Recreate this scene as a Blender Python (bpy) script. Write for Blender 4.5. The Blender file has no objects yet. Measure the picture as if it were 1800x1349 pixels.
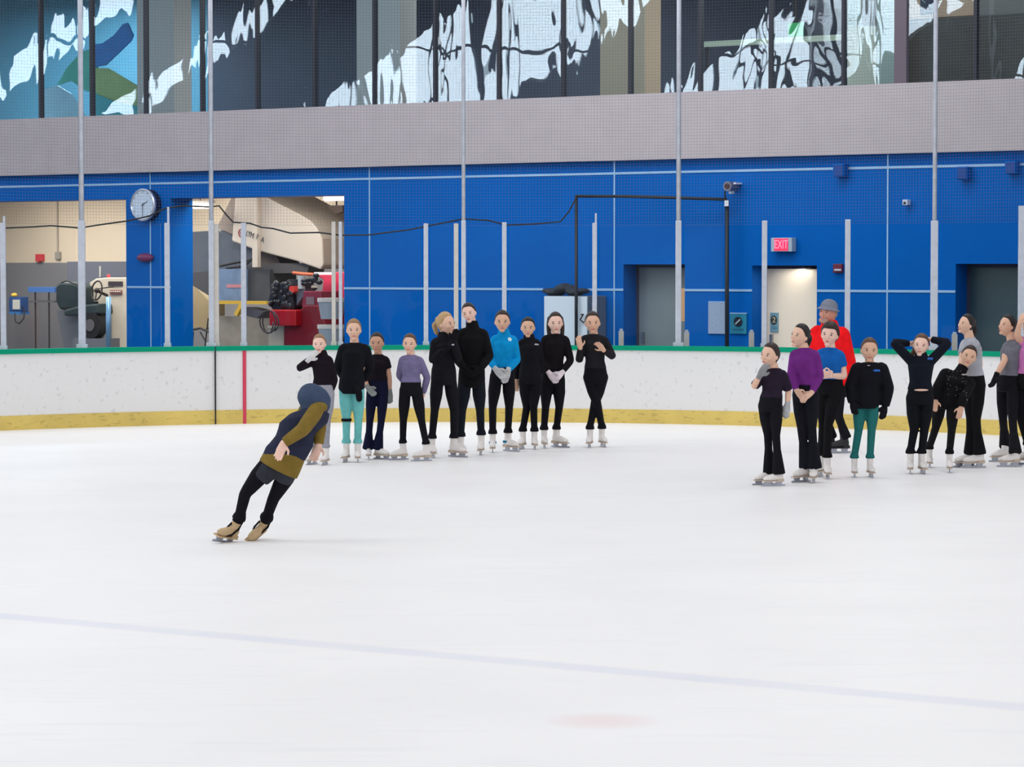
import bpy, bmesh, math, random
import numpy as np
from mathutils import Vector, Matrix
from mathutils.bvhtree import BVHTree
random.seed(7)
SC = bpy.context.scene
COL = SC.collection

# ------------------------------------------------------------------ camera
F = 5000.0; CX, CY = 900.0, 674.5; HOR = 469.0; EYE = 2.15
TH = math.atan((CY - HOR) / F)
FW = Vector((0, math.cos(TH), -math.sin(TH))); UP = Vector((0, math.sin(TH), math.cos(TH))); RT = Vector((1, 0, 0))
CAM = Vector((0, 0, EYE))
cd = bpy.data.cameras.new('camera'); cam = bpy.data.objects.new('camera', cd); COL.objects.link(cam)
cam.location = CAM; cam.rotation_euler = (math.pi / 2 - TH, 0, 0)
cd.sensor_fit = 'HORIZONTAL'; cd.sensor_width = 36.0; cd.lens = 36.0 * F / 1800.0; cd.clip_end = 300
SC.camera = cam
# ------------------------------------------------------------------ world, lights, exposure
SC.view_settings.view_transform = 'Standard'; SC.view_settings.look = 'None'
SC.view_settings.exposure = 0.0; SC.view_settings.gamma = 1.0
SC.cycles.use_denoising = True; SC.cycles.transparent_max_bounces = 20; SC.cycles.max_bounces = 6
w = bpy.data.worlds.new('daylight'); SC.world = w; w.use_nodes = True
w.node_tree.nodes['Background'].inputs[0].default_value = (0.93, 0.95, 1.0, 1)
w.node_tree.nodes['Background'].inputs[1].default_value = 0.72
def area(name, loc, size, energy, color=(1, 1, 1), rot=(0, 0, 0), spread=180):
    l = bpy.data.lights.new(name, 'AREA'); l.shape = 'RECTANGLE'; l.size, l.size_y = size
    l.energy = energy; l.color = color; l.spread = math.radians(spread)
    o = bpy.data.objects.new(name, l); o.location = loc; o.rotation_euler = rot; COL.objects.link(o); return o
for i, (x, y) in enumerate(((-7, 10), (5, 10), (-7, 20), (5, 20), (-7, 31), (5, 31))):
    area('arena_lamp_and_fill', (x, y, 10), (6, 3), 190, (1.0, 0.99, 0.97))
area('arena_lamp_and_fill', (-4, 39.0, 9.8), (18, 1.5), 780, (1.0, 0.99, 0.97), (math.radians(38), 0, 0))  # added fill, tilted at the far wall to brighten it

# ------------------------------------------------------------------ projection helpers
def ray(px, py):
    return (FW + RT * ((px - CX) / F) - UP * ((py - CY) / F))
def at(px, py, Y):
    r = ray(px, py); return CAM + r * (Y / r.y)
def ground(px, py, z=0.0):
    r = ray(px, py); return CAM + r * ((z - EYE) / r.z)
AL = math.atan(7261.0 / F)
U = Vector((math.sin(AL), -math.cos(AL), 0)); N = Vector((-math.cos(AL), -math.sin(AL), 0))
P0 = Vector((0, 46.5, 0))
def wl(px, py=469.0, d=0.0):
    """pixel -> (s, z) on the plane parallel to the far wall at distance d in front of it"""
    r = ray(px, py); t = ((P0 - CAM).dot(N) + d) / r.dot(N)
    P = CAM + r * t; return (P - P0).dot(U), P.z
def WP(s, z, d=0.0):
    return P0 + U * s + N * d + Vector((0, 0, z))

# ------------------------------------------------------------------ materials
def s2l(c):
    return tuple(((v / 255) / 12.92 if v / 255 <= .04045 else ((v / 255 + .055) / 1.055) ** 2.4) for v in c)
MATS = {}
def mat(name, c, rough=.6, metal=0, spec=.4, var=0.0, vscale=6.0, bump=0.0, bscale=60.0, emit=0, stretch=None):
    """c in sRGB 0-255; var mixes in a darker noise"""
    if name in MATS: return MATS[name]
    m = bpy.data.materials.new(name); m.use_nodes = True; nt = m.node_tree; b = nt.nodes['Principled BSDF']
    l = s2l(c) + (1,)
    b.inputs['Base Color'].default_value = l; b.inputs['Roughness'].default_value = rough
    b.inputs['Metallic'].default_value = metal; b.inputs['Specular IOR Level'].default_value = spec
    tc = nt.nodes.new('ShaderNodeTexCoord'); mp = nt.nodes.new('ShaderNodeMapping')
    nt.links.new(tc.outputs['Object'], mp.inputs['Vector'])
    if stretch: mp.inputs['Scale'].default_value = stretch
    if var:
        n = nt.nodes.new('ShaderNodeTexNoise'); n.inputs['Scale'].default_value = vscale; n.inputs['Detail'].default_value = 5
        nt.links.new(mp.outputs[0], n.inputs['Vector'])
        r = nt.nodes.new('ShaderNodeValToRGB'); r.color_ramp.elements[0].position = .3; r.color_ramp.elements[1].position = .7
        r.color_ramp.elements[0].color = tuple(v * (1 - var) for v in l[:3]) + (1,); r.color_ramp.elements[1].color = tuple(min(1, v * (1 + var * .35)) for v in l[:3]) + (1,)
        nt.links.new(n.outputs['Fac'], r.inputs[0]); nt.links.new(r.outputs[0], b.inputs['Base Color'])
    if bump:
        n = nt.nodes.new('ShaderNodeTexNoise'); n.inputs['Scale'].default_value = bscale; n.inputs['Detail'].default_value = 3
        nt.links.new(mp.outputs[0], n.inputs['Vector'])
        bp = nt.nodes.new('ShaderNodeBump'); bp.inputs['Strength'].default_value = bump; bp.inputs['Distance'].default_value = .01
        nt.links.new(n.outputs['Fac'], bp.inputs['Height']); nt.links.new(bp.outputs[0], b.inputs['Normal'])
    if emit:
        b.inputs['Emission Color'].default_value = l; b.inputs['Emission Strength'].default_value = emit
    MATS[name] = m; return m
def glassmat(name, tint, facing, bump=0.0, scale=(1, 1, 1), rough=0.0, nscale=1.5, dist=0.02):
    m = bpy.data.materials.new(name); m.use_nodes = True; nt = m.node_tree; nt.nodes.clear()
    out = nt.nodes.new('ShaderNodeOutputMaterial'); mx = nt.nodes.new('ShaderNodeMixShader')
    tr = nt.nodes.new('ShaderNodeBsdfTransparent'); tr.inputs[0].default_value = tint + (1,)
    gl = nt.nodes.new('ShaderNodeBsdfGlossy'); gl.inputs['Roughness'].default_value = rough; gl.inputs[0].default_value = (.92, .97, 1, 1)
    lw = nt.nodes.new('ShaderNodeLayerWeight'); lw.inputs[0].default_value = .5   # Schlick: same from both sides of the sheet
    pw = nt.nodes.new('ShaderNodeMath'); pw.operation = 'POWER'; pw.inputs[1].default_value = 4.0; nt.links.new(lw.outputs['Facing'], pw.inputs[0])
    ma = nt.nodes.new('ShaderNodeMath'); ma.operation = 'MULTIPLY_ADD'; ma.inputs[1].default_value = 1 - facing; ma.inputs[2].default_value = facing; nt.links.new(pw.outputs[0], ma.inputs[0])
    nt.links.new(ma.outputs[0], mx.inputs[0]); nt.links.new(tr.outputs[0], mx.inputs[1]); nt.links.new(gl.outputs[0], mx.inputs[2])
    if bump:
        tc = nt.nodes.new('ShaderNodeTexCoord'); mp = nt.nodes.new('ShaderNodeMapping'); mp.inputs['Scale'].default_value = scale
        n = nt.nodes.new('ShaderNodeTexNoise'); n.inputs['Scale'].default_value = nscale; n.inputs['Detail'].default_value = 2.0
        n.inputs['Distortion'].default_value = .6
        bp = nt.nodes.new('ShaderNodeBump'); bp.inputs['Strength'].default_value = bump; bp.inputs['Distance'].default_value = dist
        nt.links.new(tc.outputs['Object'], mp.inputs['Vector']); nt.links.new(mp.outputs[0], n.inputs['Vector'])
        nt.links.new(n.outputs['Fac'], bp.inputs['Height']); nt.links.new(bp.outputs[0], gl.inputs['Normal'])
    nt.links.new(mx.outputs[0], out.inputs[0]); MATS[name] = m; return m

# ------------------------------------------------------------------ mesh helpers
def link(name, me, m=None, parent=None):
    o = bpy.data.objects.new(name, me); COL.objects.link(o)
    if m is not None:
        for x in (m if isinstance(m, (list, tuple)) else [m]): me.materials.append(x)
    if parent is not None: o.parent = parent
    return o
def tag(o, label, cat, group=None, kind=None):
    o['label'] = label; o['category'] = cat
    if group: o['group'] = group
    if kind: o['kind'] = kind
    return o
def struct(o):
    o['kind'] = 'structure'; return o
def empty(name, loc=(0, 0, 0), label=None, cat=None, group=None):
    o = bpy.data.objects.new(name, None); o.location = loc; o.empty_display_size = .1; COL.objects.link(o)
    if label: tag(o, label, cat, group)
    return o
class MB:
    """collects world-space solids; build(name, mat, parent)"""
    def __init__(s): s.v = []; s.f = []
    def add(s, vs, fs):
        k = len(s.v); s.v += [tuple(v) for v in vs]; s.f += [tuple(i + k for i in f) for f in fs]; return s
    def hexa(s, c):  # 8 corners: bottom 4, top 4
        return s.add(c, [(3, 2, 1, 0), (4, 5, 6, 7), (0, 1, 5, 4), (1, 2, 6, 5), (2, 3, 7, 6), (3, 0, 4, 7)])
    def box(s, x0, x1, y0, y1, z0, z1):
        return s.hexa([(x0, y0, z0), (x1, y0, z0), (x1, y1, z0), (x0, y1, z0), (x0, y0, z1), (x1, y0, z1), (x1, y1, z1), (x0, y1, z1)])
    def wbox(s, s0, s1, z0, z1, d0, d1):  # wall space
        if s0 > s1: s0, s1 = s1, s0
        if z0 > z1: z0, z1 = z1, z0
        if d0 > d1: d0, d1 = d1, d0
        return s.hexa([WP(s0, z0, d1), WP(s1, z0, d1), WP(s1, z0, d0), WP(s0, z0, d0), WP(s0, z1, d1), WP(s1, z1, d1), WP(s1, z1, d0), WP(s0, z1, d0)])
    def wpx(s, x0, x1, y0, y1, d, th):  # pixel rectangle seen on plane d, going back by th
        a, zt = wl(x0, y0, d); b, _ = wl(x1, y0, d); zb = wl((x0 + x1) / 2, y1, d)[1]; zt = wl((x0 + x1) / 2, y0, d)[1]
        return s.wbox(a, b, zb, zt, d - th, d)
    def wpoly(s, pts, d, th):  # pixel polygon on plane d extruded back by th
        q = [wl(x, y, d) for x, y in pts]; n = len(q)
        area2 = sum(q[i][0] * q[(i + 1) % n][1] - q[(i + 1) % n][0] * q[i][1] for i in range(n))
        if area2 < 0: q = q[::-1]
        fr = [WP(a, z, d) for a, z in q]; bk = [WP(a, z, d - th) for a, z in q]
        return s.add(fr + bk, [tuple(range(n)), tuple(range(2 * n - 1, n - 1, -1))] + [(i, i + n, (i + 1) % n + n, (i + 1) % n) for i in range(n)])
    def tube(s, pts, r, seg=10, cap=True):
        pts = [Vector(p) for p in pts]; n = len(pts); rs = r if isinstance(r, (list, tuple)) else [r] * n
        vs = []; prev = None
        for i, p in enumerate(pts):
            t = (pts[min(i + 1, n - 1)] - pts[max(i - 1, 0)]).normalized()
            if prev is None:
                a = Vector((0, 0, 1)) if abs(t.z) < .9 else Vector((1, 0, 0)); a = (a - t * a.dot(t)).normalized()
            else: a = (prev - t * prev.dot(t)).normalized()
            prev = a; b = t.cross(a)
            for k in range(seg):
                th = 2 * math.pi * k / seg; vs.append(p + (a * math.cos(th) + b * math.sin(th)) * rs[i])
        fs = [(i * seg + k, i * seg + (k + 1) % seg, (i + 1) * seg + (k + 1) % seg, (i + 1) * seg + k) for i in range(n - 1) for k in range(seg)]
        if cap: fs += [tuple(range(seg - 1, -1, -1)), tuple((n - 1) * seg + k for k in range(seg))]
        return s.add(vs, fs)
    def cyl(s, a, b, r, seg=20): return s.tube([a, b], r, seg)
    def ell(s, c, ax, nu=14, nv=9):  # ellipsoid, ax = 3 axis vectors
        c = Vector(c); vs = [c + ax[2]]
        for j in range(1, nv):
            ph = math.pi * j / nv
            for k in range(nu):
                th = 2 * math.pi * k / nu
                vs.append(c + ax[0] * (math.sin(ph) * math.cos(th)) + ax[1] * (math.sin(ph) * math.sin(th)) + ax[2] * math.cos(ph))
        vs.append(c - ax[2]); e = len(vs) - 1; fs = []
        for k in range(nu):
            fs.append((0, 1 + k, 1 + (k + 1) % nu)); fs.append((e, e - nu + (k + 1) % nu, e - nu + k))
        for j in range(nv - 2):
            for k in range(nu):
                a = 1 + j * nu + k; b = 1 + j * nu + (k + 1) % nu
                fs.append((a, a + nu, b + nu, b))
        return s.add(vs, fs)
    def mesh(s, name, smooth=False):
        me = bpy.data.meshes.new(name); me.from_pydata(s.v, [], s.f); me.update()
        if smooth: me.polygons.foreach_set('use_smooth', [True] * len(me.polygons))
        return me
    def build(s, name, m, parent=None, smooth=False, bevel=0):
        o = link(name, s.mesh(name, smooth), m, parent)
        if bevel:
            b = o.modifiers.new('bevel', 'BEVEL'); b.width = bevel; b.segments = 2; b.limit_method = 'ANGLE'
        return o
def text_mesh(body, size, depth=.004):
    c = bpy.data.curves.new('lettering', 'FONT'); c.body = body; c.size = size; c.extrude = depth; c.align_x = 'CENTER'; c.align_y = 'CENTER'
    o = bpy.data.objects.new('tmp', c); COL.objects.link(o); dg = bpy.context.evaluated_depsgraph_get()
    me = bpy.data.meshes.new_from_object(o.evaluated_get(dg)); bpy.data.objects.remove(o); return me
def wtext(name, body, px, py, hpx, d, m, parent, roll=0, sx=1.0, bold=0):
    s, z = wl(px, py, d); sc = (P0 - CAM).length / F
    size = hpx * sc / .70
    me = text_mesh(body, size, .003)
    M = Matrix.Translation(WP(s, z, d)) @ Matrix(((U.x, 0, N.x), (U.y, 0, N.y), (0, 1, 0))).to_4x4() @ Matrix.Rotation(roll, 4, 'Z') @ Matrix.Diagonal((sx, 1, 1, 1))
    me.transform(M); return link(name, me, m, parent)

# ------------------------------------------------------------------ ice
bx = [0, 200, 378, 540, 700, 1080, 1330, 1560, 1790]; by = [757.5, 750.6, 745.3, 743.3, 743.4, 743.3, 748.3, 757.5, 766.5]
gp = [ground(a, b) for a, b in zip(bx, by)]
co = np.polyfit([p.x for p in gp], [p.y for p in gp], 4); dco = np.polyder(co)
XL, XR = -6.9, 6.9
def bcurve(x):
    if x < XL: return float(np.polyval(co, XL) + np.polyval(dco, XL) * (x - XL) * 1.1)
    if x > XR: return float(np.polyval(co, XR) + np.polyval(dco, XR) * (x - XR) * 1.1)
    return float(np.polyval(co, x))
def bnorm(x):
    h = .05; t = Vector((2 * h, bcurve(x + h) - bcurve(x - h), 0)).normalized(); return Vector((-t.y, t.x, 0))
XS = [-14 + 28 * i / 140 for i in range(141)]
ice_m = mat('ice', (241, 239, 238), rough=.45, spec=.15, var=.035, vscale=.6, bump=.05, bscale=8)
def ice_marks():
    nt = ice_m.node_tree; b = nt.nodes['Principled BSDF']
    src = b.inputs['Base Color'].links[0].from_socket
    geo = nt.nodes.new('ShaderNodeNewGeometry'); sep = nt.nodes.new('ShaderNodeSeparateXYZ'); nt.links.new(geo.outputs['Position'], sep.inputs[0])
    def M(op, a, c, clamp=False):
        n = nt.nodes.new('ShaderNodeMath'); n.operation = op; n.use_clamp = clamp
        for i, v in enumerate((a, c)):
            if isinstance(v, (int, float)): n.inputs[i].default_value = v
            else: nt.links.new(v, n.inputs[i])
        return n.outputs[0]
    ns = nt.nodes.new('ShaderNodeTexNoise'); ns.inputs['Scale'].default_value = 1.3; ns.inputs['Detail'].default_value = 3
    nt.links.new(geo.outputs['Position'], ns.inputs['Vector'])
    a = ground(0, 1083); c = ground(1800, 1244); t = (c - a).normalized(); n_ = Vector((-t.y, t.x, 0)); k = a.dot(n_)
    dist = M('ABSOLUTE', M('SUBTRACT', M('ADD', M('MULTIPLY', sep.outputs[0], n_.x), M('MULTIPLY', sep.outputs[1], n_.y)), k), 0)
    line = M('MULTIPLY', M('SUBTRACT', 1, M('DIVIDE', M('SUBTRACT', dist, .075), .07, True), True), M('ADD', .25, M('MULTIPLY', ns.outputs['Fac'], 1.0), True))
    def mixc(src, fac, col, amt):
        mx = nt.nodes.new('ShaderNodeMix'); mx.data_type = 'RGBA'; nt.links.new(M('MULTIPLY', fac, amt, True), mx.inputs['Factor'])
        nt.links.new(src, mx.inputs['A']); mx.inputs['B'].default_value = s2l(col) + (1,); return mx.outputs['Result']
    src = mixc(src, line, (160, 170, 215), .22)
    sp = ground(1058, 1268); e = ground(1168, 1268).x - sp.x; ey = abs(ground(1058, 1252).y - sp.y)
    dd = M('ADD', M('POWER', M('ABSOLUTE', M('DIVIDE', M('SUBTRACT', sep.outputs[0], sp.x), e), 0), 2), M('POWER', M('ABSOLUTE', M('DIVIDE', M('SUBTRACT', sep.outputs[1], sp.y), ey), 0), 2))
    spot = M('SUBTRACT', 1, dd, True)
    src = mixc(src, spot, (225, 160, 160), .22)
    # skate scratches, faint
    wv = nt.nodes.new('ShaderNodeTexNoise'); wv.inputs['Scale'].default_value = 3; wv.inputs['Detail'].default_value = 8; wv.inputs['Distortion'].default_value = 2
    mp = nt.nodes.new('ShaderNodeMapping'); mp.inputs['Scale'].default_value = (.25, 2.0, 1); nt.links.new(geo.outputs['Position'], mp.inputs[0]); nt.links.new(mp.outputs[0], wv.inputs['Vector'])
    sc = M('MULTIPLY', M('SUBTRACT', wv.outputs['Fac'], .56, True), 3.0, True)
    src = mixc(src, sc, (205, 208, 215), .30)
    nt.links.new(src, b.inputs['Base Color'])
ice_marks()
mb = MB(); vs = []; n = len(XS)
for x in XS: vs += [(x, bcurve(x), 0), (x, 2.0, 0)]
vs2 = [(a, b, -.02) for a, b, c in vs]
fs = [(2 * i, 2 * i + 1, 2 * i + 3, 2 * i + 2) for i in range(n - 1)]
mb.add(vs, fs); struct(mb.build('floor_ice', ice_m))
conc = mat('concrete_floor', (120, 118, 116), rough=.7, var=.2, vscale=2)
struct(MB().box(-32, 30, -6, 75, -.25, -.03).build('floor', conc))

# ------------------------------------------------------------------ rink boards
board_m = mat('board_plastic', (226, 225, 225), rough=.45, spec=.4)
def scuffs(m, dark, scale, thr, amt, stretch):
    nt = m.node_tree; b = nt.nodes['Principled BSDF']
    base = b.inputs['Base Color'].default_value[:]
    geo = nt.nodes.new('ShaderNodeNewGeometry'); mp = nt.nodes.new('ShaderNodeMapping'); mp.inputs['Scale'].default_value = stretch
    v = nt.nodes.new('ShaderNodeTexNoise'); v.inputs['Scale'].default_value = scale; v.inputs['Detail'].default_value = 4
    r = nt.nodes.new('ShaderNodeValToRGB'); r.color_ramp.elements[0].position = thr; r.color_ramp.elements[1].position = thr + .07
    mx = nt.nodes.new('ShaderNodeMix'); mx.data_type = 'RGBA'; mu = nt.nodes.new('ShaderNodeMath'); mu.operation = 'MULTIPLY'; mu.inputs[1].default_value = amt
    nt.links.new(geo.outputs['Position'], mp.inputs[0]); nt.links.new(mp.outputs[0], v.inputs['Vector']); nt.links.new(v.outputs['Fac'], r.inputs[0])
    nt.links.new(r.outputs[0], mu.inputs[0]); nt.links.new(mu.outputs[0], mx.inputs['Factor'])
    if b.inputs['Base Color'].links: nt.links.new(b.inputs['Base Color'].links[0].from_socket, mx.inputs['A'])
    else: mx.inputs['A'].default_value = base
    mx.inputs['B'].default_value = s2l(dark) + (1,); nt.links.new(mx.outputs['Result'], b.inputs['Base Color'])
scuffs(board_m, (120, 118, 122), 15, .62, .2, (1, 1, 1.0))
kick_m = mat('kick_plate_plastic', (218, 192, 104), rough=.5, var=.14, vscale=2.5)
scuffs(kick_m, (150, 125, 60), 9, .58, .4, (1, 1, 3))
green_m = mat('green_cap', (0, 146, 112), rough=.6, spec=.1)
red_m = mat('red_line_plastic', (205, 60, 88), rough=.45)
dark_m = mat('dark_gap', (40, 38, 40), rough=.8)
boards = empty('rink_boards', (0, bcurve(0), 0), 'white curved rink boards with green cap rail and yellow kick plate', 'rink boards')
def strip(x0, x1, z0, z1, o0, o1, name, m, parent, step=.2):
    n = max(2, int((x1 - x0) / step) + 1); xs = [x0 + (x1 - x0) * i / (n - 1) for i in range(n)]; b = MB(); vs = []
    for x in xs:
        c = Vector((x, bcurve(x), 0)); nn = bnorm(x)
        for o, z in ((o0, z0), (o0, z1), (o1, z1), (o1, z0)): vs.append(c + nn * o + Vector((0, 0, z)))
    fs = [(4 * i + k, 4 * i + (k + 1) % 4, 4 * i + 4 + (k + 1) % 4, 4 * i + 4 + k) for i in range(n - 1) for k in range(4)]
    fs += [(3, 2, 1, 0), tuple(4 * (n - 1) + k for k in range(4))]
    b.add(vs, fs); o = b.build(name, m)
    if parent is not None:
        o.parent = parent; o.matrix_parent_inverse = Matrix.Translation(-Vector(parent.location))
    return o
BH = 1.064
strip(-14, 14, .19, BH - .06, 0, .10, 'facing', board_m, boards)
strip(-14, 14, -.02, .19, -.012, .10, 'kick_plate', kick_m, boards)
strip(-14, 14, BH - .062, BH, -.03, .16, 'cap_rail', green_m, boards)
def bx_at(px, py=700):  # X on the board curve seen at pixel column px
    x = (px - CX) / F * 39
    for _ in range(8): x = (px - CX) / F * bcurve(x) / math.cos(TH) * 1.0
    return x
def bX(px):
    x = (px - CX) / F * 39
    for _ in range(12): x = (px - CX) / (F * math.cos(TH)) * bcurve(x)
    return x
xg = bX(429.5); strip(xg - .022, xg + .022, 0, BH - .06, -.016, .05, 'goal_line_stripe', red_m, boards, .02)
xg = bX(378); strip(xg - .006, xg + .006, 0, BH - .0, -.033, .05, 'panel_seam', dark_m, boards, .005)

# ------------------------------------------------------------------ glass posts, panes, tall poles, net
alu = mat('post_aluminium', (196, 202, 214), rough=.45, metal=.25, spec=.5, var=.12, vscale=14)
alub = mat('post_aluminium_warm', (205, 200, 192), rough=.45, metal=.2, spec=.5, var=.1, vscale=10)
def ztop(px, py, off=.1):
    x = bX(px); P = at(px, py, bcurve(x) + off); return P.z
def post(px, ytop, wpx, label, m=alu, off=.09, tip=None):
    x = bX(px); c = Vector((x, bcurve(x), 0)) + bnorm(x) * off; k = c.y / F
    c.x = (px - CX) * k / math.cos(TH)
    h = wpx * k / 2; z = at(px, ytop, c.y).z
    o = empty('glass_post', (c.x, c.y, BH), label, 'post', 'aluminium posts holding the rink glass')
    MB().box(-h, h, -.03, .03, 0, z - BH).build('upright', m, o, bevel=.006)
    MB().box(-h - .012, h + .012, -.042, .042, -.001, .05).build('foot_bracket', m, o)
    if tip:
        zt = at(px, tip, c.y).z; MB().box(h * .1, h * .9, -.012, .012, z - BH - .02, zt - BH).build('tip_rod', m, o)
    return c
posts = [(7, 392, 9, 'short glass post at the far left edge, left of the resurfacer bay', alu, .09, 380),
 (295, 392, 9, 'short glass post just right of the round wall clock', alu, .09, 364),
 (381, 393, 9, 'short warm-grey glass post touching the second tall pole', alub, .10, None),
 (429, 392, 9, 'short glass post directly above the red goal stripe on the boards', alu, .09, None),
 (587, 390, 7, 'left of the close pair of glass posts before the red machine', alub, .10, None),
 (599, 390, 6, 'right of the close pair of glass posts before the red machine', alu, .10, None),
 (749, 393, 8, 'short glass post left of the girl with a blond ponytail', alu, .09, None),
 (802, 393, 8, 'short glass post just left of the third tall pole', alub, .10, None),
 (886.5, 391, 8, 'short glass post above the girl in the bright blue top', alu, .09, None),
 (1045, 392, 8, 'short glass post above the girl with crossed legs and raised hands', alu, .09, 375),
 (1343, 388, 9, 'short glass post at the left edge of the cream door', alu, .09, None),
 (1489, 386, 9, 'short glass post right of the man in the red jacket', alu, .09, None),
 (1794, 362, 11, 'glass post at the far right edge of the dark doorway', alu, .09, None)]
for a in posts: post(*a)
for px, wl_, wu, lab in ((145, 12, 9, 'tall pole for the net in front of the resurfacer bay, leftmost of the tall poles'), (372.5, 9, 8, 'tall net pole rising before the left edge of the bay with the cream tank'),
                    (815, 8, 7, 'tall net pole behind the tallest girl in black'), (1192, 10, 8, 'tall net pole in front of the grey doorway'),
                    (1641, 12, 8, 'tall net pole behind the girl with arms behind her head, rightmost of the tall poles')):
    x = bX(px); c = Vector((x, bcurve(x), 0)) + bnorm(x) * .09; k = c.y / F; c.x = (px - CX) * k / math.cos(TH)
    o = empty('net_pole', (c.x, c.y, BH), lab, 'pole', 'tall poles holding up the safety net')
    zt = at(px, 388, c.y).z - BH
    MB().box(-wl_ * k / 2, wl_ * k / 2, -.04, .04, 0, zt).build('upright', alu, o, bevel=.008)
    MB().tube([(0, 0, zt - .05), (0, 0, 7.2)], wu * k / 2, 16).build('pole', alu, o, smooth=True)
    MB().box(-.07, .07, -.05, .05, -.001, .05).build('foot_bracket', alu, o)
pane_m = glassmat('rink_glass', (.98, .99, .995), .006, bump=.25, scale=(1.5, 1.5, .25), nscale=1.2, dist=.01)
cols = [-40, 7, 145, 295, 377, 429, 593, 749, 808, 886.5, 1045, 1192, 1343, 1489, 1641, 1794, 1860]
where = ['left of the first post', 'in front of the fire bell and the blue cart', 'in front of the steering wheel and wall clock', 'in front of the blue pier left of the tilted tank', 'above the panel seam, left of the goal stripe',
         'in front of the tilted cream tank', 'above the four smallest girls on the left', 'in the narrow gap behind the ponytail girl', 'behind the tallest girl in black', 'behind the girl with dark loose hair and the white cabinet', 'right of the girl with crossed legs',
         'in front of the whiteboard', 'in front of the cream door', 'right of the red jacket', 'in front of the dark doorway', 'at the right frame edge']
for i in range(len(cols) - 1):
    xa, xb = bX(cols[i]) + .055, bX(cols[i + 1]) - .055
    if xb - xa < .12: continue
    zt = 2.93 if i >= 14 else 2.735
    xm = (xa + xb) / 2
    c = Vector((xm, bcurve(xm), BH)) + bnorm(xm) * .09
    o = strip(xa, xb, BH + .002, zt, .085, .095, 'rink_glass', pane_m, None, .4)
    tag(o, 'clear rink glass pane ' + where[i], 'glass pane', 'rink glass panes')
net_m = mat('net_twine', (92, 92, 104), rough=.8)
b = MB(); cell = .042; xs = []; x = -8.6
while x < 8.6:
    xs.append(x); nn = bnorm(x); x += cell * abs(nn.y)
z0, z1 = 2.72, 7.3; wt = .0010
for x in xs:
    c = Vector((x, bcurve(x), 0)) + bnorm(x) * .155; t = Vector((bnorm(x).y, -bnorm(x).x, 0)) * wt; d = bnorm(x) * wt
    b.add([c - t - d + Vector((0, 0, z0)), c + t - d + Vector((0, 0, z0)), c + d + Vector((0, 0, z0)), c - t - d + Vector((0, 0, z1)), c + t - d + Vector((0, 0, z1)), c + d + Vector((0, 0, z1))],
          [(0, 1, 4, 3), (1, 2, 5, 4), (2, 0, 3, 5)])
xs2 = xs[::6]; z = z0
while z < z1:
    vs = []
    for x in xs2:
        c = Vector((x, bcurve(x), z)) + bnorm(x) * .155
        vs += [c - bnorm(x) * wt - Vector((0, 0, wt)), c - bnorm(x) * wt + Vector((0, 0, wt)), c + bnorm(x) * wt]
    b.add(vs, [(3 * i + k, 3 * i + (k + 1) % 3, 3 * i + 3 + (k + 1) % 3, 3 * i + 3 + k) for i in range(len(xs2) - 1) for k in range(3)])
    z += cell
o = b.build('safety_net', net_m); tag(o, 'fine grey safety net hanging between the tall poles above the glass', 'net')
# cable along the top of the glass
cb = [(-30, 396), (12, 401), (60, 399), (90, 397), (140, 401), (185, 394), (222, 389), (262, 380), (290, 367), (320, 362), (368, 364), (385, 362), (398, 378), (410, 391), (440, 393), (460, 400), (480, 402), (510, 410), (560, 409), (600, 414),
      (650, 413), (720, 404), (770, 394), (815, 385), (860, 388), (890, 396), (940, 394), (985, 390), (1000, 372), (1013, 348)]
b = MB(); pts = []
for px, py in cb:
    x = bX(px); pts.append(at(px, py, bcurve(x) + .17))
b.tube(pts, .011, 7); tag(b.build('cable', mat('black_cable', (28, 30, 36), rough=.6), smooth=True), 'black cable strung along the top of the rink glass', 'cable')

# ------------------------------------------------------------------ far wall
blue = mat('blue_wall_paint', (0, 94, 182), rough=.4, spec=.06, var=.10, vscale=.8)
dblue = mat('blue_box_paint', (0, 62, 140), rough=.5)
lineb = mat('light_joint', (150, 190, 226), rough=.4, metal=.2)
grey_band = mat('fascia_grey', (176, 170, 176), rough=.8, var=.05, vscale=3, bump=.2, bscale=90)
dark_fr = mat('dark_frame', (26, 30, 44), rough=.5)
ZB0 = wl(900, 287.5)[1]; ZB1 = wl(900, 174, .15)[1]; ZW = wl(900, 309)[1]; ZL = wl(900, 508.5)[1]
SL, SR = wl(-140)[0], wl(2500)[0]
SLD = wl(-140, 100, -9)[0]
s_ = lambda px: wl(px)[0]
bay1 = (wl(-90)[0], s_(222), wl(150, 351.5)[1]); bay2 = (s_(300), s_(605), wl(450, 346)[1])
d1 = (s_(1096), s_(1204), wl(1150, 465)[1]); d2 = (s_(1322), s_(1436), wl(1380, 467)[1]); d3 = (s_(1680), s_(1806), wl(1740, 464)[1])
b = MB(); cur = SL
for a, c, zt in (bay1, bay2, d1, d2, d3):
    b.wbox(cur, a, -.03, ZB1 - .3, -.6, 0); b.wbox(a, c, zt, ZB1 - .3, -.6, 0); cur = c
b.wbox(cur, SR, -.03, ZB1 - .3, -.6, 0)
struct(b.build('wall_back', blue))
def segs(z, px0, px1, th=.035, avoid=()):
    pass
b = MB(); b.wbox(SL, SR, ZW - .018, ZW + .018, 0, .012); struct(b.build('trim_1', lineb))
b = MB(); cur = s_(224)
for a, c in ((s_(300), s_(605)), (s_(955), s_(1033)), (d1[0], d1[1]), (d2[0], d2[1]), (d3[0], d3[1])):
    b.wbox(cur, a, ZL - .018, ZL + .018, 0, .012); cur = c
b.wbox(cur, SR, ZL - .018, ZL + .018, 0, .012); struct(b.build('trim_2', lineb))
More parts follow.
